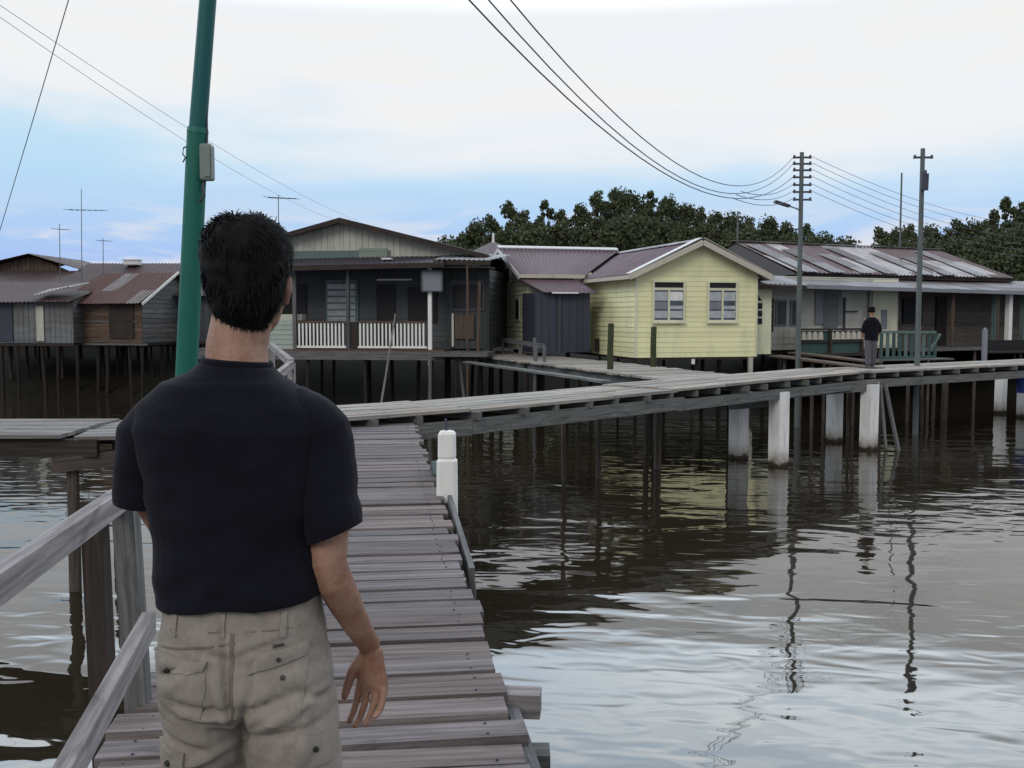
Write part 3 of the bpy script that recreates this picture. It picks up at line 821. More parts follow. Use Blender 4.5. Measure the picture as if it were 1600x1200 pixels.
# side annex with the arched fretwork window
wall('wall', [(Wy + .02, B + .05), (5.0, B + .05), (5.0, 2.42), (Wy + .02, 2.42)], front(.55), 'pale_yellow', yh, board=1.0, vertical=True, proud=.005)
wall('wall', [(.55, B + .05), (3.5, B + .05), (3.5, 2.42), (.55, 2.42)], right(5.0), 'pale_yellow', yh)
aw = MB()
for r_ in range(4):
    for c_ in range(2):
        if r_ < 3: aw.box(4.30 + c_ * .19, 4.46 + c_ * .19, .515, .535, 1.25 + r_ * .25, 1.44 + r_ * .25)
for k in range(2):
    cx = 4.30
    a0 = [(0.0, .0), (.16, 0), (.30, .0)]
    pts = [(4.29 + k * .02 + .17 * k, 2.02), (4.45 + k * .19, 2.02), (4.45 + k * .08, 2.02 + (.20 if k == 0 else .12)), (4.29 + .19 * k, 2.02 + (.30 if k == 0 else .2))]
    f0 = [(x, .515, z) for x, z in pts]; b0 = [(x, .54, z) for x, z in pts]
    aw.face(f0); 
    for i in range(4): aw.face([f0[i], b0[i], b0[(i + 1) % 4], f0[(i + 1) % 4]])
aw.build('arched_window', 'dark_hole', yh)
part(lambda m: m.corr((3.95, 1.9, 2.9), (6.1, 1.9, 2.86), (6.1, .05, 2.52), (3.95, .05, 2.56), .17), 'side_roof', 'roof_grey', yh)
part(lambda m: m.box(3.96, 6.0, .06, .10, 2.38, 2.50), 'side_fascia', 'dark_wood', yh)
# blue-grey porch shed
part(lambda m: (siding(m, [(-2.52, .3), (-.6, .3), (-.6, 2.28), (-2.52, 2.28)], front(2.6), .24, .015, True), core(m, [(-2.52, .3), (-.6, .3), (-.6, 2.28), (-2.52, 2.28)], front(2.6))), 'porch_wall', 'slate_panel', yh)
part(lambda m: (siding(m, [(2.7, .3), (4.12, .3), (4.12, 2.28), (2.7, 2.28)], right(-.6), .24, .015, True), core(m, [(2.7, .3), (4.12, .3), (4.12, 2.28), (2.7, 2.28)], right(-.6))), 'porch_wall', 'slate_panel', yh)
part(lambda m: (siding(m, [(2.7, .3), (4.12, .3), (4.12, 2.28), (2.7, 2.28)], left(-2.52), .24, .015, True), core(m, [(2.7, .3), (4.12, .3), (4.12, 2.28), (2.7, 2.28)], left(-2.52))), 'porch_wall', 'slate_panel', yh)
part(lambda m: m.corr((-2.75, 4.12, 2.86), (-.75, 4.12, 2.86), (-.32, 2.35, 2.26), (-2.3, 2.35, 2.30), .17), 'porch_roof', 'roof_purple', yh)
part(lambda m: m.box(-1.72, -1.65, 2.53, 2.585, .3, 2.25), 'door_frame', 'dim_grey', yh)
part(lambda m: m.box(-2.0, -1.1, 2.30, 2.36, 2.25, 2.30), 'roof_patch', 'white_paint', yh)
part(lambda m: m.box(-.16, -.05, 3.2, 3.3, .3, .75), 'gas_bottle', 'dark_wood', yh)
stilts(yh, (.15, 2.0, 3.95), (.15, 3.4, 7.0), B - .05, -3.1, .07)
stilts(yh, (-2.25, -1.1), (2.9, 6.0, 9.1), .3, -3.1, .07)
part(lambda m: m.beam((1.95, -.02, B - .06), (1.95, -.02, B - .22), .1, .06), 'hanging_block', 'white_paint', yh)
part(lambda m: m.beam((3.95, -.04, -1.3), (3.95, -.04, B - .02), .13, .1, up=(0, 1, 0)), 'pale_stilt', 'dull_white', yh)

# ================================================================== GREEN-GREY PORCH HOUSE
GO = at(455, 545, 34.0)
gh = empty('wooden_house', (GO.x, 34.0, 0), 'faded green gabled house with a dark open porch and white balusters', 'house', R(-8))
fb = .42
wall('gable_wall', [(-3.4, 3.35), (5.7, 3.35), (5.7, 3.62), (1.35, 4.72), (-3.4, 3.52)], front(1.6), 'pale_gable', gh, board=.22, vertical=True)
part(lambda m: m.box(-1.2, 3.0, 1.54, 1.57, 3.36, 3.75), 'painted_band', 'teal_light', gh)
part(lambda m: m.box(1.9, 2.9, 1.52, 1.538, 3.36, 3.82), 'painted_patch', 'green_board', gh)
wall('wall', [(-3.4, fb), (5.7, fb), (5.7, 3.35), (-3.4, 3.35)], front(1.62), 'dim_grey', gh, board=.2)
wall('wall', [(1.6, fb), (10, fb), (10, 3.6), (1.6, 3.6)], right(5.7), 'pale_green', gh, board=.2)
wall('wall', [(1.6, fb), (10, fb), (10, 3.5), (1.6, 3.5)], left(-3.4), 'pale_green', gh, board=.2)
wall('wall', [(-3.4, fb), (5.7, fb), (5.7, 3.6), (1.35, 4.7), (-3.4, 3.5)], backf(10), 'pale_green', gh, board=.2)
def ghroof(m):
    m.corr((1.35, 1.1, 4.82), (1.35, 10.3, 4.82), (6.4, 10.3, 3.55), (6.4, 1.1, 3.55), .17)
    m.corr((1.35, 1.1, 4.82), (1.35, 10.3, 4.82), (-4.0, 10.3, 3.45), (-4.0, 1.1, 3.45), .17)
grf = part(ghroof, 'roof', 'roof_dark', gh)
part(lambda m: m.beam((6.4, 1.08, 3.47), (1.35, 1.08, 4.74), .04, .16), 'bargeboard', 'dark_wood', grf)
part(lambda m: m.beam((-4.0, 1.08, 3.37), (1.35, 1.08, 4.74), .04, .16), 'bargeboard', 'dark_wood', grf)
part(lambda m: m.corr((-3.6, 1.55, 3.45), (5.6, 1.55, 3.55), (5.3, -.5, 3.22), (-3.6, -.5, 3.08), .17), 'porch_roof', 'roof_dark', gh)
part(lambda m: m.beam((-3.6, -.5, 3.0), (5.3, -.5, 3.14), .05, .16), 'porch_fascia', 'dark_wood', gh)
part(lambda m: m.box(3.05, 3.35, .2, .5, 3.36, 3.42), 'white_roof_patch', 'white_sheet', gh)  # small white block set on the porch roof
part(lambda m: m.box(-3.4, 5.2, -.1, 1.58, fb - .12, fb), 'porch_floor', 'brown_board', gh)
part(lambda m: m.box(-3.4, 5.2, -.16, -.105, fb - .34, fb - .06), 'floor_beam', 'grey_board', gh)
part(lambda m: m.box(-3.4, 5.7, 1.7, 10, fb - .14, fb - .02), 'floor', 'dark_wood', gh)
for x, mt, w_ in ((.15, 'grey_board', .12), (1.98, 'dim_grey', .1), (4.72, 'white_paint', .12), (-1.8, 'grey_board', .12)):
    part(lambda m: m.box(x - w_ / 2, x + w_ / 2, -.08, .03, fb - .1 if mt != 'white_paint' else -.1, 3.06), 'porch_post', mt, gh)
for x0, x1 in ((.22, 1.9), (2.3, 4.62)):
    bl = part(lambda m: m.box(x0, x1, -.06, .0, fb + .86, fb + .93), 'balustrade_rail', 'brown_board', gh)
    part(lambda m: m.box(x0, x1, -.06, .0, fb + .04, fb + .11), 'bottom_rail', 'white_paint', bl)
    x = x0 + .05
    while x < x1 - .05:
        part(lambda m: m.box(x, x + .055, -.045, -.015, fb + .11, fb + .86), 'baluster', 'white_paint', bl)
        x += .125
part(lambda m: m.box(2.0, 2.28, -.03, .02, fb, fb + .9), 'gate_panel', 'dark_wood', gh)
part(lambda m: (siding(m, [(-1.8, fb), (.08, fb), (.08, fb + .95), (-1.8, fb + .95)], front(.0), .16), core(m, [(-1.8, fb), (.08, fb), (.08, fb + .95), (-1.8, fb + .95)], front(0))), 'parapet', 'pale_green', gh)
part(lambda m: m.box(-1.7, .3, .2, .7, fb + .95, fb + 1.15), 'shelf', 'dull_white', gh)
# porch back wall openings
w1 = part(lambda m: m.box(.7, 1.85, 1.53, 1.585, 1.25, 2.75), 'window', 'teal_light', gh)
for k in range(6):
    part(lambda m: m.beam((.78, 1.5, 1.38 + k * .23), (1.77, 1.5, 1.38 + k * .23), .05, .17, up=(0, -.5, 1)), 'window_band', 'curtain', w1)
part(lambda m: m.box(2.5, 3.15, 1.54, 1.588, fb, 2.6), 'doorway', 'dark_hole', gh)
part(lambda m: m.box(3.6, 4.6, 1.54, 1.588, 1.3, 2.5), 'window', 'dark_hole', gh)
part(lambda m: m.box(-.9, .0, 1.54, 1.588, 1.3, 2.6), 'window', 'dark_hole', gh)
part(lambda m: m.box(2.55, 3.75, 1.44, 1.53, 2.72, 2.77), 'strip_lamp', 'white_paint', gh)
# right-hand extension
wall('extension_wall', [(5.05, fb), (6.5, fb), (6.5, 3.05), (5.05, 3.05)], front(1.0), 'veranda_shade', gh, board=.2, vertical=True)
wall('extension_wall', [(1.0, fb), (5, fb), (5, 3.05), (1.0, 3.05)], right(6.5), 'veranda_shade', gh, board=.2)
part(lambda m: m.corr((4.9, 3.6, 3.75), (6.85, 3.6, 3.68), (6.75, -.3, 3.3), (4.9, -.3, 3.32), .17), 'extension_roof', 'roof_grey', gh)
part(lambda m: m.beam((4.9, -.3, 3.22), (6.75, -.3, 3.2), .05, .14), 'extension_fascia', 'dark_wood', gh)
part(lambda m: m.box(4.95, 6.7, -.28, .98, 3.05, 3.1), 'soffit', 'dark_wood', gh)
w2 = part(lambda m: m.box(5.2, 6.35, .93, .975, 1.7, 2.7), 'window', 'dim_grey', gh)
for xa, xb in ((5.26, 5.75), (5.80, 6.29)):
    part(lambda m: m.box(xa, xb, .915, .928, 1.76, 2.55), 'pane', 'dark_hole', w2)
part(lambda m: m.box(5.35, 6.0, .90, .97, .75, 1.55), 'board_panel', 'brown_board', gh)
part(lambda m: m.box(5.25, 5.32, .88, .97, .5, 1.6), 'door_post', 'dull_white', gh)
part(lambda m: m.box(4.8, 6.7, -.6, .98, fb - .2, fb - .06), 'extension_deck', 'grey_board', gh)
part(lambda m: m.tube((6.0, -.28, -1.6), (6.0, -.28, 3.2), .045, .04, 8), 'roof_post', 'brown_board', gh)
stilts(gh, (-3.2, -1.2, .7, 2.4, 4.7), (0, 3.0, 7.0), fb - .1, -3.1, .075)
stilts(gh, (5.5, 6.4), (-.4, 3), fb - .1, -3.1, .075)
# square board fixed on the white post
sb = empty('notice_board', tuple(at(675, 440, 33.2)), 'blank square grey board mounted on the white porch post', 'board')
p = at(675, 439, 33.15)
part(lambda m: m.beam(p + Vector((-.31, 0, 0)), p + Vector((.31, 0, 0)), .03, .66), 'panel', 'grey_paint', sb, True)
part(lambda m: (m.beam(p + Vector((-.33, -.02, .33)), p + Vector((.33, -.02, .33)), .05, .04), m.beam(p + Vector((-.33, -.02, -.33)), p + Vector((.33, -.02, -.33)), .05, .04),
                m.beam(p + Vector((-.33, -.02, -.31)), p + Vector((-.33, -.02, .31)), .05, .04), m.beam(p + Vector((.33, -.02, -.31)), p + Vector((.33, -.02, .31)), .05, .04)), 'frame', 'dim_grey', sb, True)
# punting pole
a = at(618, 490, 30.0); b = at(596, 630, 30.0); b = a + (b - a) * 1.25
pp = MB(); pp.tube(b, a, .035, .025, 8, 4, .004)
tag(pp.build('punting_pole', 'rail_wood'), 'thin pale pole leaning in the water before the porch balusters', 'pole')
# loose stakes under the extension deck
for i, (x0, y0, x1, y1, Y, lab) in enumerate(((716, 548, 724, 610, 33, 'pale crooked stake nearest the porch below the plank ramp'), (749, 440, 745, 615, 33.2, 'tall thin brown stake rising past the dark window of the green house'), (838, 540, 836, 612, 30.5, 'thick weathered stake below the low broken fence'), (672, 553, 672, 620, 31.5, 'dark upright stake beneath the white porch post'))):
    a = at(x0, y0, Y); b = at(x1, y1, Y); b = b + (b - a).normalized() * 1.6
    s_ = MB(); s_.tube(b, a, .06, .05, 8, 3, .01)
    tag(s_.build('stake', 'grey_board' if i != 1 else 'brown_board'), lab, 'stake', 'stakes in front of the green house')

# ================================================================== RIGHT LONG HOUSE
rh = empty('wooden_house', (9.3, 37.0, 0), 'long grey-white house with a streaked rusty metal roof on the right', 'house', R(27))
rb = .28
wall('wall', [(-.6, rb), (6.4, rb), (6.4, 2.95), (-.6, 2.95)], front(0), 'dull_white', rh, board=.22)
wall('wall', [(6.4, rb), (19, rb), (19, 2.95), (6.4, 2.95)], front(1.0), 'drab_board', rh, board=.2)
wall('side_wall', [(0, rb), (1.0, rb), (1.0, 2.8), (0, 2.8)], right(6.4), 'pale_yellow', rh, board=.2)
wall('wall', [(0, rb), (8, rb), (8, 2.9), (0, 2.9)], left(-.6), 'dull_white', rh, board=.2)
wall('wall', [(1, rb), (8, rb), (8, 2.9), (1, 2.9)], right(19), 'dull_white', rh, board=.2)
wall('wall', [(-.6, rb), (19, rb), (19, 2.9), (-.6, 2.9)], backf(8), 'dull_white', rh, board=.2)
part(lambda m: m.box(-.6, 19, .1, 8, rb - .14, rb - .02), 'floor', 'dark_wood', rh)
part(lambda m: m.box(5.0, 6.3, -.05, -.03, rb + .1, 2.9), 'painted_panel', 'pale_yellow', rh)
def rroof(m):
    m.corr((1.7, 4.1, 4.47), (13.3, 4.1, 4.47), (13.6, .4, 3.12), (1.7, .4, 3.12), .2, .025, segs=3)
rr = part(rroof, 'roof', 'roof_striped', rh)
part(lambda m: m.corr((1.7, 4.1, 4.47), (13.3, 4.1, 4.47), (13.6, 8.3, 3.0), (1.7, 8.3, 3.0), .2, .025), 'rear_roof', 'roof_striped', rh)
part(lambda m: m.face([(13.3, 4.1, 4.45), (13.6, .45, 3.12), (15.6, 2.0, 3.02), (15.6, 6.0, 3.02), (13.6, 8.2, 3.0)]), 'roof_hip', 'roof_brown', rh)
part(lambda m: m.beam((1.6, 4.1, 4.52), (13.4, 4.1, 4.52), .3, .03), 'ridge_cap', 'roof_grey', rr)
part(lambda m: m.face([(1.75, .5, 3.05), (1.75, 8.2, 3.0), (1.75, 4.1, 4.42)]), 'gable_end', 'grey_board', rh)
part(lambda m: m.box(1.7, 13.5, .5, .56, 2.95, 3.12), 'upper_wall', 'dark_wood', rh)
part(lambda m: m.corr((-1.4, 1.2, 3.02), (19.5, 1.2, 3.0), (19.5, -1.35, 2.42), (-1.2, -1.35, 2.62), .2, .02, segs=2), 'lean_to_roof', 'roof_grey', rh)
part(lambda m: m.beam((-1.2, -1.37, 2.55), (19.5, -1.37, 2.35), .04, .13), 'gutter_board', 'grey_paint', rh)
for k, x in enumerate((1.85, 3.2, 4.7, 6.0, 8.0, 9.3, 11.2)):   # sheets that have slipped
    part(lambda m: m.corr((x, 3.6 - (k % 3) * .5, 4.36 - (k % 3) * .18), (x + .72, 3.6 - (k % 3) * .5, 4.36 - (k % 3) * .18), (x + .76, .3, 3.16), (x + .04, .3, 3.16), .2, .02), 'loose_sheet', 'roof_grey' if k % 2 else 'roof_pale', rh)
# openings of the right house
part(lambda m: m.box(-.1, .12, -.06, -.03, .95, 2.15), 'doorway', 'dark_hole', rh)
for x0 in (.22, .92):
    sh = part(lambda m: m.box(x0, x0 + .5, -.08, -.035, 1.15, 2.1), 'shutter', 'grey_paint', rh)
    part(lambda m: m.box(x0 + .06, x0 + .44, -.10, -.082, 1.2, 2.04), 'shutter_panel', 'dim_grey', sh)
part(lambda m: m.box(2.1, 3.4, -.07, -.04, 1.2, 2.5), 'patched_sheet', 'grey_paint', rh)
part(lambda m: m.box(2.5, 3.2, -.09, -.071, 1.1, 2.3), 'patched_sheet', 'sheet_bluegrey', rh)
part(lambda m: (m.box(3.5, 3.57, -.1, -.04, .9, 2.2), m.box(3.57, 4.2, -.1, -.05, 1.65, 1.71)), 'pipe', 'dim_grey', rh)
part(lambda m: m.tube((4.75, -.09, .3), (4.75, -.09, 2.7), .035, .035, 8), 'downpipe', 'teal_light', rh)
part(lambda m: m.box(5.45, 5.75, -.08, -.052, 1.0, 1.75), 'window', 'grey_paint', rh)
part(lambda m: m.box(7.7, 8.8, .9, .97, 1.2, 2.2), 'window', 'dark_hole', rh)
part(lambda m: m.box(9.6, 10.2, .9, .97, rb, 2.3), 'doorway', 'dark_wood', rh)
for x in (10.9, 11.7, 12.6, 14.2):
    part(lambda m: m.box(x - .1, x + .1, -.95, -.75, rb, 2.4), 'porch_column', 'teal_light' if x != 11.7 else 'white_paint', rh)
part(lambda m: m.box(6.4, 19, -1.1, .98, rb - .12, rb), 'porch_floor', 'grey_board', rh)
for x in (8.3, 10.9): part(lambda m: m.box(x - .05, x + .05, -1.0, -.9, rb, 2.42), 'porch_post', 'brown_board', rh)
stilts(rh, (-.4, 2.2, 4.6, 7.2, 9.8, 12.4, 15.5), (-.9, 2.6, 7.0), rb - .1, -3.1, .08)
# low bench with cream fretwork (front of grey house), local frame helper
def rl_pt(x, y, z): return rh.location + Vector((x * math.cos(R(27)) - y * math.sin(R(27)), x * math.sin(R(27)) + y * math.cos(R(27)), z))
be = empty('veranda_fence', tuple(rl_pt(1, -1.2, .2)), 'low dark veranda fence with a row of cream cut-out panels', 'fence', R(27))
part(lambda m: (m.box(-.75, 2.3, -.04, .04, .80, .87)), 'top_rail', 'dark_wood', be)
part(lambda m: (m.box(-.75, 2.3, -.03, .03, .36, .42)), 'middle_rail', 'dark_wood', be)
part(lambda m: (m.box(-.7, 2.25, .05, .08, -.1, .78)), 'backing', 'teal_paint', be)
for k in range(11):
    if k == 4: continue
    x = -.62 + k * .265
    def fr(m):
        n = 8; c = (x + .11, -.035, .60)
        m.box(x, x + .22, -.03, .03, .47, .54); m.box(x + .015, x + .205, -.03, .03, .54, .70); m.box(x + .05, x + .17, -.03, .03, .70, .75)
    part(fr, 'cutout_panel', 'cream_trim', be)
for x in (-.75, .75, 2.3): part(lambda m: m.box(x - .05, x + .05, -.05, .05, -1.0, .86), 'fence_post', 'dark_wood', be)
part(lambda m: m.box(-.7, 2.3, -.3, .6, -.12, -.02), 'landing_boards', 'dark_wood', be)
# teal railing
a = at(1378, 519, 31); b = at(1462, 519, 32.4)
tr = empty('railing', tuple(ground(1420, 565, .15)), 'teal slatted railing right of the distant person', 'railing')
part(lambda m: m.beam(a, b, .06, .08), 'top_rail', 'teal_light', tr, True)
part(lambda m: m.beam(a + Vector((0, 0, -.78)), b + Vector((0, 0, -.78)), .06, .08), 'bottom_rail', 'teal_paint', tr, True)
for k in range(10):
    p = a.lerp(b, k / 9.0)
    part(lambda m: m.beam(p + Vector((0, .02, -.8)), p + Vector((0, .02, -.02)), .10, .03), 'slat', ('teal_paint', 'teal_light', 'teal_paint')[k % 3], tr, True)
p = b + Vector((.15, 0, -.05)); 
part(lambda m: m.beam(p, p + Vector((-.35, 0, -.6)), .08, .06), 'brace', 'teal_light', tr, True)
part(lambda m: m.beam(a + Vector((-.1, 0, -.84)), b + Vector((.4, 0, -.84)), .5, .05), 'landing_boards', 'grey_board', tr, True)
for k in range(3):
    p = a.lerp(b, k / 2.0); part(lambda m: m.tube((p.x, p.y, -3.2), (p.x, p.y, p.z - .8), .06, .055, 8, 3, .01), 'stilt', 'pile_wood', tr, True)
# dark bench box far right
p = at(1572, 545, 36.5)
bx = empty('bench', (p.x, p.y, .2), 'dark high-backed bench on the porch at the right edge', 'bench')
part(lambda m: m.beam(p + Vector((-.75, .25, .05)), p + Vector((1.6, .9, .05)), .06, .5), 'backrest', 'dark_hole', bx, True)
part(lambda m: m.beam(p + Vector((-.75, 0, -.12)), p + Vector((1.7, .6, -.12)), .45, .06), 'seat', 'dark_wood', bx, True)
for t in (0, .5, 1): 
    q = p + Vector((-.7, 0, -.2)).lerp(Vector((1.6, .6, -.2)), t)
    part(lambda m: m.beam(q, q + Vector((0, 0, -.35)), .06, .06), 'leg', 'dark_wood', bx, True)
wp = at(1539, 520, 33.5)
wpm = MB(); wpm.beam((wp.x, wp.y, -.2), wp + Vector((0, 0, .1)), .13, .13); wpm.tube(wp + Vector((0, 0, .1)), wp + Vector((0, 0, .17)), .06, .03, 8)
tag(wpm.build('gate_post', 'grey_paint'), 'short pale gate post beside the dark bench on the right', 'post')
# gangplanks from the yellow house to the boardwalk
for (xa, ya, Ya, xb, yb2, Yb, lab) in ((1212, 556, 31.6, 1372, 576, 26.8, 'lower gangplank running from the yellow house to the long boardwalk'), (1240, 551, 33.5, 1370, 566, 29.5, 'upper gangplank below the cream cut-out fence')):
    g = empty('gangplank', tuple(at(xa, ya, Ya)), lab, 'gangplank', group='gangplanks by the distant person')
    a = at(xa, ya, Ya); b = at(xb, yb2, Yb)
    part(lambda m: m.beam(a, b, .45, .05), 'plank', 'brown_board', g, True)
    for t in (.1, .4, .75):
        q = a.lerp(b, t); part(lambda m: m.tube((q.x, q.y, -3), q, .05, .05, 8), 'prop', 'pile_wood', g, True)
# blue drum at the far right edge under the deck
p = at(1601, 588, 31)
bd = MB(); bd.tube(p + Vector((0, 0, -.5)), p + Vector((0, 0, .2)), .22, .22, 14); bd.tube(p + Vector((0, 0, -.2)), p + Vector((0, 0, -.17)), .232, .232, 14); bd.tube(p + Vector((0, 0, .02)), p + Vector((0, 0, .05)), .232, .232, 14)
tag(bd.build('plastic_drum', 'blue_paint'), 'blue drum hanging under the boardwalk at the right edge', 'drum')

# ================================================================== LEFT SHACKS
def shack(loc, rz, label, W, D_, zb, zf, zr, yr, wallm, sidem, roofm, ov=.3, hip=0, vertical=True, nst=4, doors=()):
    h = empty('wooden_shack', (loc[0], loc[1], 0), label, 'shack', R(rz), 'shacks on stilts at the left')
    wall('wall', [(0, zb), (W, zb), (W, zf), (0, zf)], front(0), wallm, h, .22, .02, vertical)
    zback = zr - (zr - zf) * (D_ - yr) / max(yr, .1) if yr < D_ else zr
    zback = max(zback, zb + 1)
    wall('side_wall', [(0, zb), (D_, zb), (D_, zback), (yr, zr - .03), (0, zf)], right(W), sidem, h, .2)
    wall('side_wall', [(0, zb), (D_, zb), (D_, zback), (yr, zr - .03), (0, zf)], left(0), sidem, h, .2)
    wall('wall', [(0, zb), (W, zb), (W, zback), (0, zback)], backf(D_), sidem, h, .2)
    s_ = (zr - zf) / yr
    def rf(m):
        m.corr((-ov, yr, zr + .02), (W + ov, yr, zr + .02), (W + ov * .4, -.45, zf - .45 * s_ + .03), (-ov - .2, -.45, zf - .45 * s_ + .02), .17, .02, segs=2)
        if yr < D_: m.corr((-ov, yr, zr + .02), (W + ov, yr, zr + .02), (W + ov, D_ + .3, zback - .1), (-ov, D_ + .3, zback - .1), .17, .02)
    part(rf, 'roof', roofm, h)
    part(lambda m: m.box(0, W, 0, D_, zb - .12, zb - .005), 'floor', 'dark_wood', h)
    for x0, x1, z0, z1, mt in doors:
        part(lambda m: m.box(x0, x1, -.07, -.03, z0, z1), 'opening', mt, h)
    stilts(h, [W * i / nst + .05 for i in range(nst + 1)], (.1, D_ / 2, D_ - .2), zb - .08, -3.1, .075)
    return h
# front shack with rusty roof
p = at(118, 535, 42.0)
sk = shack((p.x, 42.0), -12, 'weathered shack with a rusty patchy sheet roof left of the green pole', 3.05, 3.2, .42, 2.2, 3.3, 2.3, 'brown_board', 'grey_board', 'roof_rusty', doors=((1.6, 2.7, .6, 2.0, 'dark_wood'), (.15, 2.9, 1.25, 1.31, 'grey_board'), (-.1, 3.3, .32, .40, 'grey_board')), vertical=False)
part(lambda m: m.beam((3.35, -.45, 1.98), (3.38, 2.3, 3.34), .04, .1), 'bargeboard', 'white_paint', sk)
p = at(-60, 535, 41.5)
shack((p.x, 41.5), -4, 'low shack clad in blue-grey metal sheets at the left edge', 4.7, 4.0, .42, 2.15, 2.95, 3.2, 'sheet_bluegrey', 'grey_board', 'roof_brown', doors=((1.5, 2.2, .5, 2.0, 'slate_panel'), (3.2, 3.5, .5, 1.9, 'dull_white')), nst=6)
# awning sheet between the two
p = at(50, 462, 41.0); q = at(108, 448, 41.2)
aw2 = MB(); aw2.corr(p + Vector((.1, 1.3, .28)), q + Vector((.3, 1.3, .22)), q, p, .17)
aw2o = aw2.build('awning_sheet', 'roof_pale'); tag(aw2o, 'bent pale metal awning sheet between the two left shacks', 'awning')
# houses behind
bh = empty('wooden_house', (at(55, 480, 52).x, 52, 0), 'brown gable-roofed house behind the blue-grey shack', 'house', R(0))
wall('wall', [(-5, .4), (3.6, .4), (3.6, 3.0), (0, 4.5), (-5, 3.3)], front(0), 'brown_board', bh, .2, .02, True)
wall('side_wall', [(0, .4), (6, .4), (6, 3.0), (0, 3.0)], right(3.6), 'brown_board', bh)
wall('side_wall', [(0, .4), (6, .4), (6, 3.2), (0, 3.2)], left(-5), 'brown_board', bh)
part(lambda m: (m.corr((0, -.6, 4.6), (0, 6, 4.6), (5.0, 6, 3.1), (5.0, -.6, 3.1), .17), m.corr((0, -.6, 4.6), (0, 6, 4.6), (-6, 6, 3.2), (-6, -.6, 3.2), .17)), 'roof', 'roof_brown', bh)
part(lambda m: (m.corr((-6, -.5, 3.75), (2.6, -.5, 3.75), (3.4, -3.2, 2.85), (-6, -3.2, 2.85), .17)), 'front_roof', 'roof_brown', bh)
stilts(bh, (-4.8, -2, 1, 3.4), (.1, 3, 5.8), .4, -3.1, .09)
p = at(118, 535, 50)
shack((p.x, 50), 0, 'long rust-brown roofed house behind the rusty-roofed shack', 7.3, 5.5, .4, 3.25, 4.15, 2.5, 'brown_board', 'brown_board', 'roof_brown', nst=5)
p = at(200, 409, 51.3)
vn = MB(); vn.box(p.x - .35, p.x + .35, 51.6, 52.2, p.z - .12, p.z + .1); vn.box(p.x - .4, p.x + .4, 51.55, 52.25, p.z + .1, p.z + .14)
tag(vn.build('roof_hatch', 'white_sheet'), 'small white hatch on the long rust-brown roof', 'hatch')
# little shed between shack and green pole / head
p = at(262, 535, 44)
shack((p.x, 44), 8, 'narrow dark shack half hidden behind the green pole', 2.6, 3, .4, 2.5, 3.2, 2, 'dim_grey', 'grey_board', 'roof_brown', nst=3)
# small roof behind, between green and yellow houses
sm = empty('wooden_house', (at(770, 400, 50).x, 50, 0), 'small hip-roofed hut peeking between the green and yellow houses', 'hut')
part(lambda m: (m.face([(-1.3, 0, 4.5), (1.3, 0, 4.5), (.12, 1.2, 5.15), (-.12, 1.2, 5.15)], [(0, 0), (2.6, 0), (1.4, 1), (1.2, 1)]), m.face([(1.3, 0, 4.5), (1.3, 2.4, 4.5), (.12, 1.2, 5.15)]), m.face([(-1.3, 2.4, 4.5), (-1.3, 0, 4.5), (-.12, 1.2, 5.15)]), m.face([(1.3, 2.4, 4.5), (-1.3, 2.4, 4.5), (-.12, 1.2, 5.15), (.12, 1.2, 5.15)])), 'roof', 'roof_grey', sm)
part(lambda m: m.box(-1.1, 1.1, .2, 2.2, .4, 4.48), 'wall', 'dull_white', sm)
part(lambda m: m.tube((0, 1.2, 5.1), (0, 1.2, 5.6), .07, .05, 8), 'vent_pipe', 'white_paint', sm)
stilts(sm, (-1, 1), (.3, 2.1), .4, -3.1, .09)

# ================================================================== POLES AND WIRES
gp = empty('utility_pole', (-3.9, 12, -3), 'thick green painted pole with a junction box, behind the man', 'pole')
pt = at(327, -10, 11.6); pb_ = at(284, 560, 12.0); dirp = (pt - pb_).normalized()
p_low = pb_ - dirp * 3.6 + Vector((.17, 0, 0)); p_joint = at(309, 203, 11.75); p_top = pt + dirp * 4.0
part(lambda m: m.tube(p_low, p_joint, .138, .118, 18), 'lower_shaft', 'pole_green', gp, True)
part(lambda m: m.tube(p_joint - dirp * .01, p_top, .10, .075, 18), 'upper_shaft', 'pole_teal', gp, True)
part(lambda m: m.tube(p_joint - dirp * .03, p_joint + dirp * .03, .124, .112, 18), 'collar', 'pole_green', gp, True)
bc = at(324, 253, 11.72)
def jb_(m):
    rows = []
    for z, s_ in ((-.21, .8), (-.19, 1), (.17, 1), (.20, .75)):
        rows.append([(bc.x + a * s_, bc.y + b * s_, bc.z + z) for a, b in ((.065, -.06), (.065, .06), (-.07, .06), (-.07, -.06))])
    m.grid(rows, None, closed=True, smooth=False, caps=True)
jbx = part(jb_, 'junction_box', 'metal_box', gp, True)
part(lambda m: m.box(bc.x - .02, bc.x + .05, bc.y - .075, bc.y - .062, bc.z - .17, bc.z + .15), 'lid', 'metal_box', jbx)
part(lambda m: m.path([bc + Vector((.0, 0, .2)), bc + Vector((.005, 0, .5)), bc + Vector((.035, 0, 1.1)), bc + Vector((.09, 0, 1.9)), bc + Vector((.12, 0, 2.4))], .012, 8), 'conduit', 'wire_dark', gp, True)
part(lambda m: m.path([bc + Vector((-.03, 0, -.2)), bc + Vector((-.06, -.02, -.3)), bc + Vector((-.03, -.04, -.38)), bc + Vector((-.09, -.02, -.45))], .018, 8), 'cable_loop', 'wire_dark', gp, True)
q = at(291, 238, 11.7)
part(lambda m: m.path([q + Vector((.05, 0, .08)), q + Vector((-.03, 0, .05)), q + Vector((-.04, 0, -.02)), q + Vector((-.01, 0, -.06)), q + Vector((-.04, 0, -.11))], .009, 6), 'hook', 'wire_dark', gp, True)

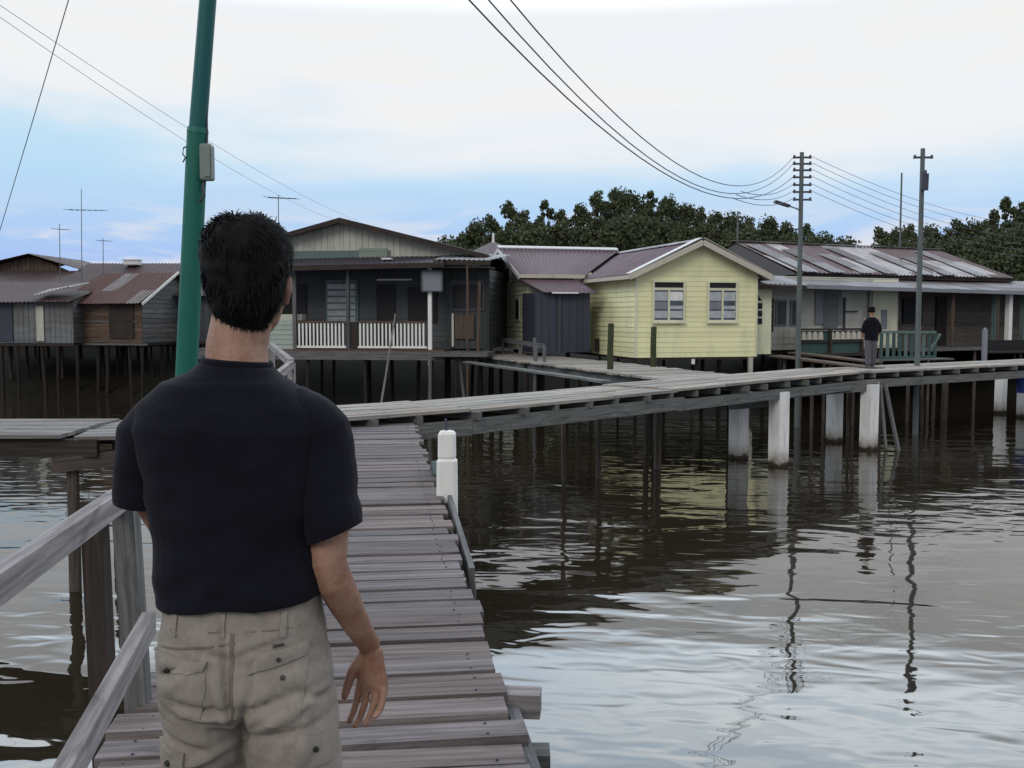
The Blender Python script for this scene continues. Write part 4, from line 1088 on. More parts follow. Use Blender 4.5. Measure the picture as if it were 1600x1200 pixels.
def pole(px, ytop, Y, label, r=.09, arms=(), ybot=600, mt='pole_grey'):
    t = at(px, ytop, Y)
    o = empty('utility_pole', (t.x, Y, -3), label, 'pole', group='slim poles on the right')
    part(lambda m: m.tube((t.x, Y, -3.2), t, r, r * .7, 12), 'shaft', mt, o, True)
    for y_ in arms:
        c = at(px, y_, Y)
        a_ = part(lambda m: m.beam(c + Vector((-.24, 0, 0)), c + Vector((.26, 0, 0)), .06, .05), 'crossarm', 'wire_dark', o, True)
        for sx in (-.22, .24):
            part(lambda m: (m.tube(c + Vector((sx, 0, -.03)), c + Vector((sx, 0, .03)), .05, .035, 8), m.tube(c + Vector((sx, 0, .03)), c + Vector((sx, 0, .07)), .04, .025, 8)), 'insulator', 'dim_grey', a_)
    return o
ARMS = (246, 256, 266, 277, 289, 300, 312)
u1 = pole(1253, 238, 30, 'pole with a stack of short crossarms and a lamp arm', .085, ARMS)
c = at(1245, 326, 30); d = at(1214, 316, 29.4)
la = part(lambda m: m.path([c + Vector((.15, 0, -.1)), c, d], [.022, .02, .018], 8), 'lamp_arm', 'pole_grey', u1, True)
part(lambda m: m.beam(d + Vector((-.06, 0, .02)), d + Vector((.38, .1, -.1)), .16, .07), 'lamp_head', 'wire_dark', la)
u2 = pole(1442, 232, 28.2, 'pole with a dark transformer can near its top', .085, (246,))
c = at(1445, 280, 28.1)
part(lambda m: (m.tube(c + Vector((0, -.02, -.3)), c + Vector((0, -.02, .14)), .09, .10, 12), m.tube(c + Vector((0, -.02, .14)), c + Vector((0, -.02, .24)), .05, .04, 8)), 'transformer', 'wire_dark', u2, True)
u3 = pole(1409, 270, 52, 'thin bare mast behind the long streaked roof', .06)

def wire(name, a, b, sag, r, label, group, n=24, cat='cable'):
    a = Vector(a); b = Vector(b); m = MB()
    m.path([a.lerp(b, k / n) - Vector((0, 0, 4 * sag * (k / n) * (1 - k / n))) for k in range(n + 1)], r, 5)
    return tag(m.build(name, 'wire_dark'), label, cat, group)
# wires from the stacked pole toward the camera: they drop low over the water, then climb out of the frame
labs = ('topmost of the overhead cables sweeping from the stacked pole to the top edge', 'second overhead cable below the topmost sweeping one', 'middle overhead cable in the sweeping bundle', 'fourth overhead cable down in the sweeping bundle', 'lowest overhead cable in the sweeping bundle')
starts = ((803, 8), (767, 8), (741, 8))
for k in range(3):
    A = at(1253, ARMS[k if k < 2 else k + 1], 30) + Vector((-.22, 0, .05))
    px0 = (804, 770, 742, 738, 734)[k]
    ys0 = (8, 8, 10, 16, 22)[k]
    low = (288, 300, 305, 312, 318)[k]
    P10 = at(px0, ys0, 10.5); Pm = at((1140, 1130, 1120, 1118, 1116)[k], low, 20.5)
    # quadratic z(y) through three points, straight in plan (A -> P10)
    def zq(y, ya=A.y, za=A.z, yb_=P10.y, zb_=P10.z, yc=Pm.y, zc=Pm.z):
        return za * (y - yb_) * (y - yc) / ((ya - yb_) * (ya - yc)) + zb_ * (y - ya) * (y - yc) / ((yb_ - ya) * (yb_ - yc)) + zc * (y - ya) * (y - yb_) / ((yc - ya) * (yc - yb_))
    m = MB(); pts = []
    for j in range(40):
        y = A.y + (-7 - A.y) * j / 39
        x = A.x + (P10.x - A.x) * (y - A.y) / (P10.y - A.y)
        pts.append((x, y, zq(y)))
    m.path(pts, (.0085, .0085, .0095)[k], 5)
    tag(m.build('overhead_cable', 'wire_dark'), labs[k], 'cable', 'cables left of the stacked pole')
for k in range(3):
    A = at(1253, ARMS[4 + k - (0 if k else 0)], 30) + Vector((-.22, 0, .05)); Bq = at((1158, 1150, 1144)[k], (299, 304, 309)[k], (21.5, 21.0, 20.6)[k])
    wire('overhead_cable', A, Bq, .18, .008, ('upper', 'middle', 'lowest')[k] + ' short cable from the stacked pole joining the sweeping bundle', 'cables left of the stacked pole')
rl_ = ('first', 'second', 'third', 'fourth', 'fifth', 'lowest')
for k in range(6):
    A = at(1253, ARMS[k], 30) + Vector((.24, 0, .05)); Bp = at(1640, (352, 362, 374, 384, 392, 402)[k], 46)
    wire('overhead_cable', A, Bp, .5, .007, rl_[k] + ' cable from the top on the right side of the stacked pole', 'cables right of the stacked pole')
wire('stay_cable', at(100, 15, 9) + (at(100, 15, 9) - at(-8, 380, 14)) * .8, at(-8, 380, 14) + (at(-8, 380, 14) - at(100, 15, 9)) * .75, .05, .0045, 'steep stay cable crossing the upper left corner', 'cables at upper left')
wire('overhead_cable', at(-160, -100, 9), at(560, 345, 36), .25, .0032, 'upper faint cable passing behind the green pole', 'cables at upper left')
wire('overhead_cable', at(-170, -92, 9), at(545, 350, 36), .35, .0032, 'lower faint cable passing behind the green pole', 'cables at upper left')

def antenna(px, ytop, ybot, Y, el, label, w_=.5):
    t = at(px, ytop, Y); b = at(px, ybot, Y)
    o = empty('aerial', tuple(b), label, 'aerial', group='television aerials')
    part(lambda m: m.tube(b + Vector((0, 0, -1.0)), t, .022, .016, 6), 'mast', 'pole_grey', o, True)
    c = at(px, el, Y)
    part(lambda m: m.tube(c + Vector((-w_, -.1, .0)), c + Vector((w_ * 1.7, .3, 0)), .014, .014, 6), 'boom', 'wire_dark', o, True)
    for k in range(7):
        q = c + Vector((-w_, -.1, 0)).lerp(Vector((w_ * 1.7, .3, 0)), k / 6); l_ = .30 - k * .025
        part(lambda m: m.tube(q + Vector((-.10, -l_, 0)), q + Vector((.10, l_, 0)), .011, .011, 5), 'element', 'wire_dark', o, True)
antenna(127, 295, 408, 50, 328, 'tall aerial with a wide boom above the left shacks', .6)
antenna(93, 350, 405, 50, 358, 'small aerial above the brown gable', .15)
antenna(435, 305, 372, 38, 309, 'aerial on the roof right of the man\'s head', .35)
antenna(161, 372, 412, 51, 376, 'tiny aerial over the long brown roof', .12)
p = at(1153, 300, 60)
pole(1153, 330, 62, 'dark thin pole standing before the wooded hill', .07)

# ================================================================== TREES
def make_tree(seed, H, Wd, kindm='foliage', clumps=34, leaves=80, airy=1.0):
    rnd = random.Random(seed)
    tr = MB(); top = Vector((rnd.uniform(-.4, .4), rnd.uniform(-.4, .4), H * .8))
    pts = [Vector((0, 0, -1.0)), Vector((rnd.uniform(-.1, .1), 0, H * .25)), Vector((rnd.uniform(-.3, .3), rnd.uniform(-.2, .2), H * .55)), top]
    tr.path(pts, [.20, .16, .10, .03], 8)
    cr = MB()
    for k in range(clumps):
        a = rnd.uniform(0, 2 * math.pi); h = rnd.uniform(.22, 1.0)
        rad = Wd / 2 * math.sqrt(rnd.uniform(.05, 1)) * (1.0 if h < .65 else max(.15, 1 - (h - .65) / .38))
        c = Vector((math.cos(a) * rad, math.sin(a) * rad, h * H * .94))
        base = pts[1].lerp(pts[3], max(0, min(1, h - .3)))
        if k % 2 == 0: tr.path([base, base.lerp(c, .5) + Vector((0, 0, .15)), c], [.05, .035, .015], 5)
        cs = rnd.uniform(.45, 1.0) * Wd * .15 * airy
        for l in range(leaves):
            v = Vector((rnd.gauss(0, 1), rnd.gauss(0, 1), rnd.gauss(0, .75)))
            v = v.normalized() * cs * (rnd.random() ** .45)
            p = c + v; s_ = rnd.uniform(.08, .18)
            n1 = Vector((rnd.uniform(-1, 1), rnd.uniform(-1, 1), rnd.uniform(-.3, 1))).normalized(); t1 = n1.orthogonal().normalized()
            ang = rnd.uniform(0, 6.28); t2 = n1.cross(t1); u = t1 * math.cos(ang) + t2 * math.sin(ang); w2 = n1.cross(u)
            cr.face([p - u * s_, p + w2 * s_ * .55, p + u * s_ * 1.1, p - w2 * s_ * .55])
    return tr, cr
protos = []
for i, (H, Wd, cl, lv, airy) in enumerate(((7, 5.0, 46, 142, 1.1), (7, 4.2, 36, 127, 1.0), (8, 4.2, 30, 112, .85), (6, 6.0, 50, 142, 1.1), (9, 3.4, 34, 112, .9))):
    t_, c_ = make_tree(100 + i, H, Wd, clumps=cl, leaves=lv, airy=airy)
    mt = []
    for mb, nm, mm in ((t_, 'trunk', 'bark'), (c_, 'crown', 'foliage')):
        me = bpy.data.meshes.new(nm); me.from_pydata(mb.v, [], mb.f); me.materials.append(M[mm]); mt.append(me)
    protos.append((H, mt))
# (px, y_top, distance, prototype, height in m)
ridge = [(700, 372, 92, 3), (722, 362, 88, 1), (745, 345, 95, 0), (768, 330, 92, 2), (797, 308, 96, 2), (822, 322, 93, 1), (852, 303, 97, 4), (878, 322, 95, 2), (905, 318, 100, 0), (938, 292, 98, 1), (962, 294, 104, 0), (985, 300, 100, 3),
         (1016, 290, 103, 4), (1042, 306, 99, 0), (1068, 320, 101, 3), (1092, 318, 104, 1), (1120, 331, 98, 0), (1148, 334, 100, 3), (1176, 334, 99, 1), (1204, 338, 101, 0), (1232, 340, 97, 1), (1262, 344, 95, 2), (1282, 366, 92, 3),
         (1318, 373, 110, 3), (1378, 350, 90, 2), (1402, 356, 86, 0), (1424, 344, 92, 2), (1452, 352, 88, 0), (1478, 350, 90, 1), (1500, 338, 86, 2), (1524, 344, 84, 0), (1552, 316, 86, 4), (1576, 296, 88, 4), (1600, 308, 84, 1), (1630, 318, 86, 0), (1660, 320, 90, 0)]
frontr = [(712, 388, 74, 3), (742, 378, 76, 1), (775, 362, 78, 0), (805, 356, 80, 3), (838, 352, 78, 0), (870, 350, 80, 3), (902, 350, 82, 1), (936, 338, 82, 0), (968, 340, 80, 3), (1000, 336, 84, 0), (1034, 342, 82, 3), (1066, 350, 80, 0), (1098, 352, 82, 3), (1130, 358, 78, 0), (1162, 358, 76, 3), (1196, 362, 76, 1), (1228, 366, 76, 0), (1258, 370, 74, 3),
          (1386, 378, 72, 3), (1416, 376, 70, 0), (1446, 378, 68, 3), (1474, 378, 70, 0), (1502, 372, 68, 3), (1530, 368, 66, 0), (1560, 360, 68, 3), (1590, 352, 66, 0), (1620, 350, 66, 3), (1505, 402, 60, 3), (1540, 405, 60, 0), (1572, 398, 60, 3), (1604, 392, 60, 0), (1640, 390, 60, 3)]
kinds = ('broad dense', 'rounded', 'loose airy', 'low spreading', 'tall slender')
def region(px):
    for lim, nm in ((735, 'right of the faded green gable'), (800, 'above the purple roof left end'), (880, 'above the purple roof middle'), (950, 'just left of the hill summit'), (1040, 'on the hill summit'), (1110, 'above the yellow gable peak'), (1180, 'right of the yellow gable peak'), (1260, 'around the stacked pole'), (1340, 'in the dip of the skyline'), (1430, 'left of the transformer pole'), (1500, 'right of the transformer pole'), (1570, 'left of the tallest right tree'), (9999, 'at the right edge')):
        if px < lim: return nm
seen = {}
entries = [(e, 'ridge') for e in ridge] + [(e, 'slope') for e in frontr]
entries.sort(key=lambda e: e[0][0])
for (px, yt, Y, k), row in entries:
    t = at(px, yt, Y); g = hill_z(t.x, Y); H = max(3.0, t.z - g)
    Hp, (mt_, mc) = protos[k]
    base = f'{kinds[k]} tree on the {row} {region(px)}'
    seen.setdefault(base, []).append(px)
    cnt = len(seen[base]); lab = base if cnt == 1 else base + (', further right' if cnt == 2 else ', rightmost')
    sc = H / Hp
    o = empty('tree', (t.x, Y, g), lab, 'tree', group='trees on the wooded hill')
    o.rotation_euler = (0, 0, random.uniform(0, 6.28)); wsc = max(sc * .85, .85) * random.uniform(.9, 1.15); o.scale = (wsc, wsc, sc)
    for nm, me in (('trunk', mt_), ('crown', mc)):
        c_ = bpy.data.objects.new(nm, me); col.objects.link(c_); c_.parent = o
# low scrub filling the foot of the hill: nobody could count it
sc_ = MB(); rnd = random.Random(5)
for k in range(42000):
    x = rnd.uniform(-12, 75); y = rnd.uniform(58, 104) ; z = hill_z(x, y)
    if x < -4 and y > 70: continue
    s_ = rnd.uniform(.15, .42); p = Vector((x, y, z + abs(rnd.gauss(0, .7)) * (0.9 + 0.8 * noise.noise(Vector((x * .3, y * .3, 3))))))
    n1 = Vector((rnd.uniform(-1, 1), rnd.uniform(-1, 0.2), rnd.uniform(-.2, 1))).normalized(); u = n1.orthogonal().normalized(); w2 = n1.cross(u)
    sc_.face([p - u * s_, p + w2 * s_ * .6, p + u * s_, p - w2 * s_ * .6])
tag(sc_.build('scrub', 'foliage'), 'low green scrub covering the foot of the hill', 'scrub', kind='stuff')

# ================================================================== PEOPLE
def skin_mat():
    def fn(n, b):
        oc = n.node('ShaderNodeTexCoord').outputs['Object']
        g = n.noise(oc, 14, 4, .6); g2 = n.noise(oc, 120, 3)
        c = n.mix(n.ss(n.m('ADD', n.m('MULTIPLY', g, .75), n.m('MULTIPLY', g2, .25)), .35, .65), (0.21, 0.105, 0.07), (0.33, 0.195, 0.135))
        n.put(b.inputs['Base Color'], c)
        b.inputs['Subsurface Weight'].default_value = 0.08; b.inputs['Subsurface Scale'].default_value = 0.01
        bp = n.node('ShaderNodeBump'); bp.inputs['Strength'].default_value = .12; bp.inputs['Distance'].default_value = .002
        n.put(bp.inputs['Height'], g2); n.put(b.inputs['Normal'], bp.outputs[0])
    return mat('skin', fn, .55, .35)
skin_mat()
def cloth(name, c1, c2, weave=600, rough=.95, bump=.25):
    def fn(n, b):
        oc = n.node('ShaderNodeTexCoord').outputs['Object']
        g = n.noise(oc, 9, 5, .6); g2 = n.noise(oc, weave, 2, .6); g3 = n.noise(oc, 60, 4, .7)
        c = n.mix(n.ss(n.m('ADD', n.m('MULTIPLY', g, .6), n.m('MULTIPLY', g3, .4)), .35, .65), c1, c2)
        n.put(b.inputs['Base Color'], c)
        b.inputs['Sheen Weight'].default_value = .04
        bp = n.node('ShaderNodeBump'); bp.inputs['Strength'].default_value = bump; bp.inputs['Distance'].default_value = .003
        n.put(bp.inputs['Height'], n.m('ADD', n.m('MULTIPLY', g2, .4), g3)); n.put(b.inputs['Normal'], bp.outputs[0])
    return mat(name, fn, rough, .15)
cloth('shirt_navy', (0.0045, 0.0045, 0.009), (0.0065, 0.0065, 0.0125))
cloth('khaki', (0.20, 0.176, 0.15), (0.275, 0.245, 0.21), 900)
cloth('khaki_dark', (0.13, 0.11, 0.088), (0.17, 0.145, 0.115), 900)
cloth('grey_trousers', (0.075, 0.075, 0.088), (0.10, 0.10, 0.115))
mat('hair_black', lambda n, b: n.put(b.inputs['Base Color'], n.mix(n.node('ShaderNodeNewGeometry').outputs['Random Per Island'], (0.0035, 0.0035, 0.004), (0.008, 0.0068, 0.0065))), .75, .12)
mat('button_dark', lambda n, b: n.put(b.inputs['Base Color'], (0.02, 0.02, 0.02, 1)), .4, .4)
mat('shoe_leather', lambda n, b: n.put(b.inputs['Base Color'], n.mix(n.noise(n.node('ShaderNodeTexCoord').outputs['Object'], 9.0), (0.02, 0.015, 0.012), (0.05, 0.04, 0.03))), .5, .4)
mat('eye_white', lambda n, b: n.put(b.inputs['Base Color'], (0.6, 0.6, 0.58, 1)), .2, .5)

def ring(cx, cy, z, rx, ry, n=28, pw=2.0, tilt=0.0):
    out = []
    for k in range(n):
        a = 2 * math.pi * k / n; c, s_ = math.cos(a), math.sin(a)
        x = math.copysign(abs(c) ** (2 / pw), c) * rx; y = math.copysign(abs(s_) ** (2 / pw), s_) * ry
        out.append((cx + x, cy + y, z + tilt * x))
    return out
def limb(m, pts, n=16):
    """pts: (x,y,z,rx,ry) rings perpendicular to the path"""
    P = [Vector(p[:3]) for p in pts]; rows = []
    ref = Vector((0, 1, 0))
    for i, p in enumerate(pts):
        d = (P[min(i + 1, len(P) - 1)] - P[max(i - 1, 0)]).normalized()
        a = ref.cross(d); 
        if a.length < .1: a = Vector((1, 0, 0)).cross(d)
        a.normalize(); b = d.cross(a).normalized()
        ry = p[4] if len(p) > 4 else p[3]
        rows.append([P[i] + a * math.cos(2 * math.pi * k / n) * p[3] + b * math.sin(2 * math.pi * k / n) * ry for k in range(n)])
    # rounded ends
    d0 = (P[0] - P[1]).normalized(); d1 = (P[-1] - P[-2]).normalized()
    def capring(row, c, d, r, k): return [c + (q - c) * k + d * r * math.sqrt(max(0, 1 - k * k)) * .9 for q in row]
    r0 = pts[0][3]; r1 = pts[-1][3]
    rows = [capring(rows[0], P[0], d0, r0, .3), capring(rows[0], P[0], d0, r0, .75)] + rows + [capring(rows[-1], P[-1], d1, r1, .75), capring(rows[-1], P[-1], d1, r1, .3)]
    m.grid(rows, None, closed=True, caps=True)

def remeshed(mb, voxel, smooth=2, name='tmp'):
    me = bpy.data.meshes.new(name); me.from_pydata(mb.v, [], mb.f); me.update()
    bm = bmesh.new(); bm.from_mesh(me); bmesh.ops.recalc_face_normals(bm, faces=bm.faces); bm.to_mesh(me); bm.free()
    o = bpy.data.objects.new(name, me); col.objects.link(o)
    r_ = o.modifiers.new('r', 'REMESH'); r_.mode = 'VOXEL'; r_.voxel_size = voxel
    if smooth:
        s_ = o.modifiers.new('s', 'SMOOTH'); s_.factor = .5; s_.iterations = smooth
    dg = bpy.context.evaluated_depsgraph_get(); dg.update()
    out = bpy.data.meshes.new_from_object(o.evaluated_get(dg))
    bpy.data.objects.remove(o)
    out.name = name
    out.polygons.foreach_set('use_smooth', [True] * len(out.polygons))
    return out

def hand(m, W, fwd, out, L=.175, side=1, curl=.5, n=8):
    """W wrist centre, fwd: direction of the fingers, out: normal of the back of the hand; thumb leaves along th"""
    fwd = fwd.normalized(); out = (out - fwd * out.dot(fwd)).normalized(); th = fwd.cross(out) * side
    pl = L * .52
    rows = [(W, .026, .019), (W + fwd * pl * .3, .031, .017), (W + fwd * pl * .7, .039, .0155), (W + fwd * pl, .039, .013)]
    rr = []
    for c, a, b in rows: rr.append([c + th * math.cos(2 * math.pi * k / 14) * a + out * math.sin(2 * math.pi * k / 14) * b for k in range(14)])
    m.grid(rr, None, closed=True, caps=True)
    for i, (o_, ln, cu) in enumerate(((.030, .072, curl * .75), (.010, .080, curl), (-.011, .074, curl * 1.15), (-.030, .058, curl * 1.35))):
        p = W + fwd * (pl - .012) + th * o_; d = (fwd + th * o_ * 3.2).normalized(); pts = [(p.x, p.y, p.z, .0090)]
        for seg, fr in enumerate((.42, .32, .26)):
            ang = cu * (.45 + .42 * seg)
            dd = (d * math.cos(ang) - out * math.sin(ang)).normalized()
            p = p + dd * (ln * fr + (.012 if seg == 0 else 0)); pts.append((p.x, p.y, p.z, (.0084, .0078, .0066)[seg]))
            if seg == 0: pass
        limb(m, pts, 8)
    p = W + fwd * .022 + th * .020 - out * .006; pts = [(p.x, p.y, p.z, .0135)]
    for seg, (ln, a) in enumerate(((.034, .55), (.030, .15), (.024, .0))):
        dd = (fwd * math.cos(a) + th * math.sin(a) - out * (.35 + .15 * seg)).normalized(); p = p + dd * ln
        pts.append((p.x, p.y, p.z, (.0115, .0100, .0080)[seg]))
    limb(m, pts, 8)

# ---- the man in the foreground, seen from behind; local frame: feet at 0, facing +y
MX, MY = -0.537, 2.0
man = empty('person', (MX, MY, 0), 'man seen from behind in dark T-shirt and khaki cargo trousers on the near boardwalk', 'person')
body = MB()
HX, HY = .018, .03
# neck and head
limb(body, [(0.0, .0, 1.38, .075, .07), (.0, .0, 1.44, .062, .062), (-.002, .008, 1.49, .059, .060), (.006, .018, 1.54, .058, .062), (HX, .03, 1.60, .066, .08)], 20)
hd = [(1.515, .036, .03, .034, .055), (1.535, .052, .05, .052, .05), (1.57, .066, .078, .066, .035), (1.605, .074, .092, .074, .03), (1.64, .077, .097, .077, .028), (1.67, .076, .096, .076, .026), (1.70, .068, .086, .07, .024), (1.722, .05, .066, .05, .022), (1.735, .024, .03, .024, .022)]
body.grid([ring(HX, r_[4], r_[0], r_[1], r_[2], 24) for r_ in hd], None, closed=True, caps=True)
limb(body, [(HX, .118, 1.635, .010), (HX, .130, 1.612, .012), (HX, .136, 1.598, .015)], 8)      # nose
limb(body, [(HX - .018, .108, 1.567, .008), (HX, .116, 1.567, .010), (HX + .018, .108, 1.567, .008)], 8)   # lips
limb(body, [(HX - .03, .108, 1.648, .010), (HX + .03, .108, 1.648, .010)], 8)
for sx in (-1, 1):
    limb(body, [(HX + sx * .070, .03, 1.575, .008, .010), (HX + sx * .078, .022, 1.60, .009, .016), (HX + sx * .079, .018, 1.625, .008, .017)], 10)
# torso under the shirt
body.grid([ring(.0, 0, z, rx, ry, 24, 2.3) for z, rx, ry in ((.93, .14, .095), (1.05, .135, .09), (1.2, .15, .1), (1.32, .165, .1), (1.39, .14, .085), (1.43, .08, .07))], None, closed=True, caps=True)
# right arm hanging, slightly forward at the wrist
limb(body, [(.130, 0, 1.35, .042), (.172, -.012, 1.27, .044), (.178, -.022, 1.15, .042), (.178, -.028, 1.07, .036, .037), (.186, -.016, 1.03, .037, .038), (.202, .02, .975, .034, .033), (.222, .062, .91, .027, .026), (.240, .095, .862, .0235, .020)], 16)
hand(body, Vector((.242, .099, .855)), Vector((.02, .06, -1)), Vector((.40, .80, .15)), side=-1, curl=.8)
# left arm bent forward
limb(body, [(-.140, 0, 1.35, .042), (-.184, .01, 1.27, .044), (-.184, .04, 1.18, .041), (-.172, .075, 1.125, .037), (-.15, .14, 1.10, .034), (-.135, .22, 1.09, .027), (-.115, .27, 1.09, .022)], 16)
hand(body, Vector((-.115, .272, 1.09)), Vector((.35, 1, -.05)), Vector((-.3, 0, 1)), side=1, curl=.7)
# legs under trousers down to the feet
for sx, fy in ((-1, .12), (1, -.06)):
    cx = .005 + sx * .085
    limb(body, [(cx, 0, .85, .08), (cx, fy * .3, .65, .07), (cx, fy * .6, .48, .052), (cx, fy * .8, .3, .048), (cx, fy, .09, .034)], 14)
man_skin = link_mesh('body', remeshed(body, .0034, 2, 'body'), 'skin', man)
for sx in (-1, 1):
    part(lambda m: m.grid([ring(HX + sx * .03, .112, 1.63 + .011 * math.sin(t_), .011 * math.cos(t_) + .0005, .011 * math.cos(t_) + .0005, 10) for t_ in (-1.4, -.7, 0, .7, 1.4)], None, closed=True, caps=True), 'eye', 'eye_white', man)

# hair: a cap with tufts
def man_hair():
    rnd = random.Random(11)
    cap = MB()
    hr = [(1.520, .036, .030, -.014), (1.54, .051, .045, -.010), (1.57, .065, .072, -.004), (1.60, .078, .088, .006), (1.64, .0885, .102, .014), (1.68, .0895, .104, .018), (1.708, .080, .096, .018), (1.728, .063, .076, .018), (1.741, .034, .045, .018)]
    cap.grid([ring(HX, y, z, rx, ry, 24) for z, rx, ry, y in hr], None, closed=True, caps=True)
    base = remeshed(cap, .006, 3, 'hair')
    m = MB(); bm = bmesh.new(); bm.from_mesh(base); 
    # keep hair off the face
    fdel = [f for f in bm.faces if f.calc_center_median().y > .085 and f.calc_center_median().z < 1.655]
    bmesh.ops.delete(bm, geom=fdel, context='FACES'); bm.faces.ensure_lookup_table(); bm.normal_update()
    for v in bm.verts:
        q = noise.noise(v.co * 38) * .004 + noise.noise(v.co * 90) * .0018
        v.co += v.normal * q
    fs = list(bm.faces)
    for k in range(9500):
        f = fs[rnd.randrange(len(fs))]; c = f.calc_center_median() + f.normal * -.002; nn = f.normal
        if c.z < 1.56 and rnd.random() < .35: continue
        up_ = max(0, (c.z - 1.66) / .09)
        swirl = Vector((-(c.y - .0), (c.x - HX), 0)); swirl = swirl.normalized() if swirl.length > 1e-4 else Vector((1, 0, 0))
        dd = (Vector((0, 0, -1)) * (1 - up_) + nn * (.22 + .55 * up_ * rnd.random()) + swirl * (.25 + .8 * up_) + Vector((rnd.gauss(0, .22), rnd.gauss(0, .22), rnd.gauss(0, .15)))).normalized()
        cl = noise.noise(c * 28); dd = (dd + Vector((noise.noise(c * 22 + Vector((7, 0, 0))), noise.noise(c * 22 + Vector((0, 9, 0))), 0)) * .9).normalized()
        L = rnd.uniform(.012, .026) * (1 + .35 * up_) * (.55 if c.z < 1.56 else 1); wd = rnd.uniform(.0007, .0016)
        sd = dd.cross(nn); 
        if sd.length < .05: continue
        sd.normalize(); p1 = c + dd * L * .55; d2 = (dd - nn * .35 + Vector((0, 0, -.3))).normalized(); p2 = p1 + d2 * L * .5
        i = len(m.v)
        m.v += [tuple(c - sd * wd), tuple(c + sd * wd), tuple(p1 + sd * wd * .8), tuple(p1 - sd * wd * .8), tuple(p2)]
        m.f += [[i, i + 1, i + 2, i + 3], [i + 3, i + 2, i + 4]]
    me = bpy.data.meshes.new('hairtuft'); me.from_pydata(m.v, [], m.f); bm.from_mesh(me); bm.to_mesh(base); bm.free()
    return link_mesh('hair', base, 'hair_black', man)
man_hair()

# shirt
sh = MB()
sh.grid([ring(cx, cy, z, rx, ry, 32, pw, ti) for z, cx, cy, rx, ry, pw, ti in ((.992, .002, -.002, .160, .124, 2.3, .07), (1.0, .002, -.002, .164, .126, 2.3, .06), (1.06, -.002, -.004, .163, .122, 2.3, .04), (1.15, -.008, -.008, .163, .118, 2.3, .0), (1.24, -.010, -.01, .176, .120, 2.4, 0), (1.33, -.008, -.01, .190, .120, 2.5, -.02), (1.372, -.008, -.008, .180, .106, 2.4, -.03), (1.410, -.004, -.004, .142, .090, 2.2, -.05), (1.436, -.002, 0, .090, .076, 2.0, -.06), (1.455, -.001, .002, .068, .068, 2, -.08))], None, closed=True, caps=True)
sl = MB()
limb(sl, [(.12, -.004, 1.36, .058, .072), (.158, -.006, 1.32, .064, .072), (.172, -.012, 1.25, .062, .068), (.175, -.02, 1.19, .060, .066), (.190, -.026, 1.13, .062, .066), (.20, -.03, 1.09, .062, .066)], 18)
limb(sl, [(-.13, -.004, 1.355, .058, .072), (-.178, -.006, 1.31, .060, .070), (-.186, -.004, 1.25, .056, .066), (-.190, .005, 1.22, .055, .063), (-.194, .012, 1.175, .057, .062), (-.196, .016, 1.14, .057, .062)], 18)
sme = remeshed(sh, .006, 3, 'shirt'); slm = remeshed(sl, .006, 3, 'sleeves')
NT_ = len(sme.vertices)
_b = bmesh.new(); _b.from_mesh(sme); _b.from_mesh(slm); _b.to_mesh(sme); _b.free()
SN = [v.normal.copy() for v in sme.vertices]
for v, nrm in zip(sme.vertices, SN):
    c = v.co.copy()
    drag = noise.noise(Vector((c.x * 7 + c.z * 5, c.y * 5, c.z * 11))) * .008 + noise.noise(Vector((c.x * 13 - c.z * 9, c.y * 9, c.z * 22))) * .0048 + .004 * math.sin(c.z * 55 + abs(c.x) * 50) * max(0, 1 - abs(c.z - 1.04) / .06)
    w_ = 1.0 if c.z < 1.42 else .3
    v.co = c + nrm * drag * w_
sme.update()
bms = bmesh.new(); bms.from_mesh(sme); bms.verts.ensure_lookup_table()
lay = bms.verts.layers.int.new('sl')
for v in bms.verts: v[lay] = 1 if v.index >= NT_ else 0
for cc, ax, sx in ((Vector((.197, -.027, 1.128)), Vector((.42, -.05, -1)), 1), (Vector((-.206, .012, 1.180)), Vector((-.12, .08, -1)), -1)):
    ax.normalize()
    vs = [v for v in bms.verts if v[lay] == 1 and v.co.x * sx > 0]
    if not vs: continue
    vset = set(vs); es = [e for e in bms.edges if e.verts[0] in vset and e.verts[1] in vset]; fs_ = [f for f in bms.faces if all(v in vset for v in f.verts)]
    r_ = bmesh.ops.bisect_plane(bms, geom=vs + es + fs_, plane_co=cc, plane_no=ax, dist=1e-6, clear_outer=True)
    bms.verts.ensure_lookup_table()
    # a short inward turn so that the hem has thickness
    ce = [e for e in r_['geom_cut'] if isinstance(e, bmesh.types.BMEdge)]
    ex = bmesh.ops.extrude_edge_only(bms, edges=ce)
    nv = [v for v in ex['geom'] if isinstance(v, bmesh.types.BMVert)]
    c0_ = sum((v.co for v in nv), Vector()) / max(1, len(nv))
    for v in nv: v.co = c0_ + (v.co - c0_) * .93 - ax * .004
bms.to_mesh(sme); bms.free()
shirt = link_mesh('shirt', sme, 'shirt_navy', man)
# collar band
colr = MB(); rows = []
for k in range(33):
    a = 2 * math.pi * k / 32; rows.append([Vector((-.001 + math.cos(a) * (.0665 + .0035 * math.cos(b)), .002 + math.sin(a) * (.068 + .0035 * math.cos(b)), 1.456 - .08 * math.cos(a) * .0665 + .008 * math.sin(b))) for b in [2 * math.pi * j / 8 for j in range(8)]])
colr.grid(rows, None, closed=True); colr.build('collar', 'shirt_navy', shirt)
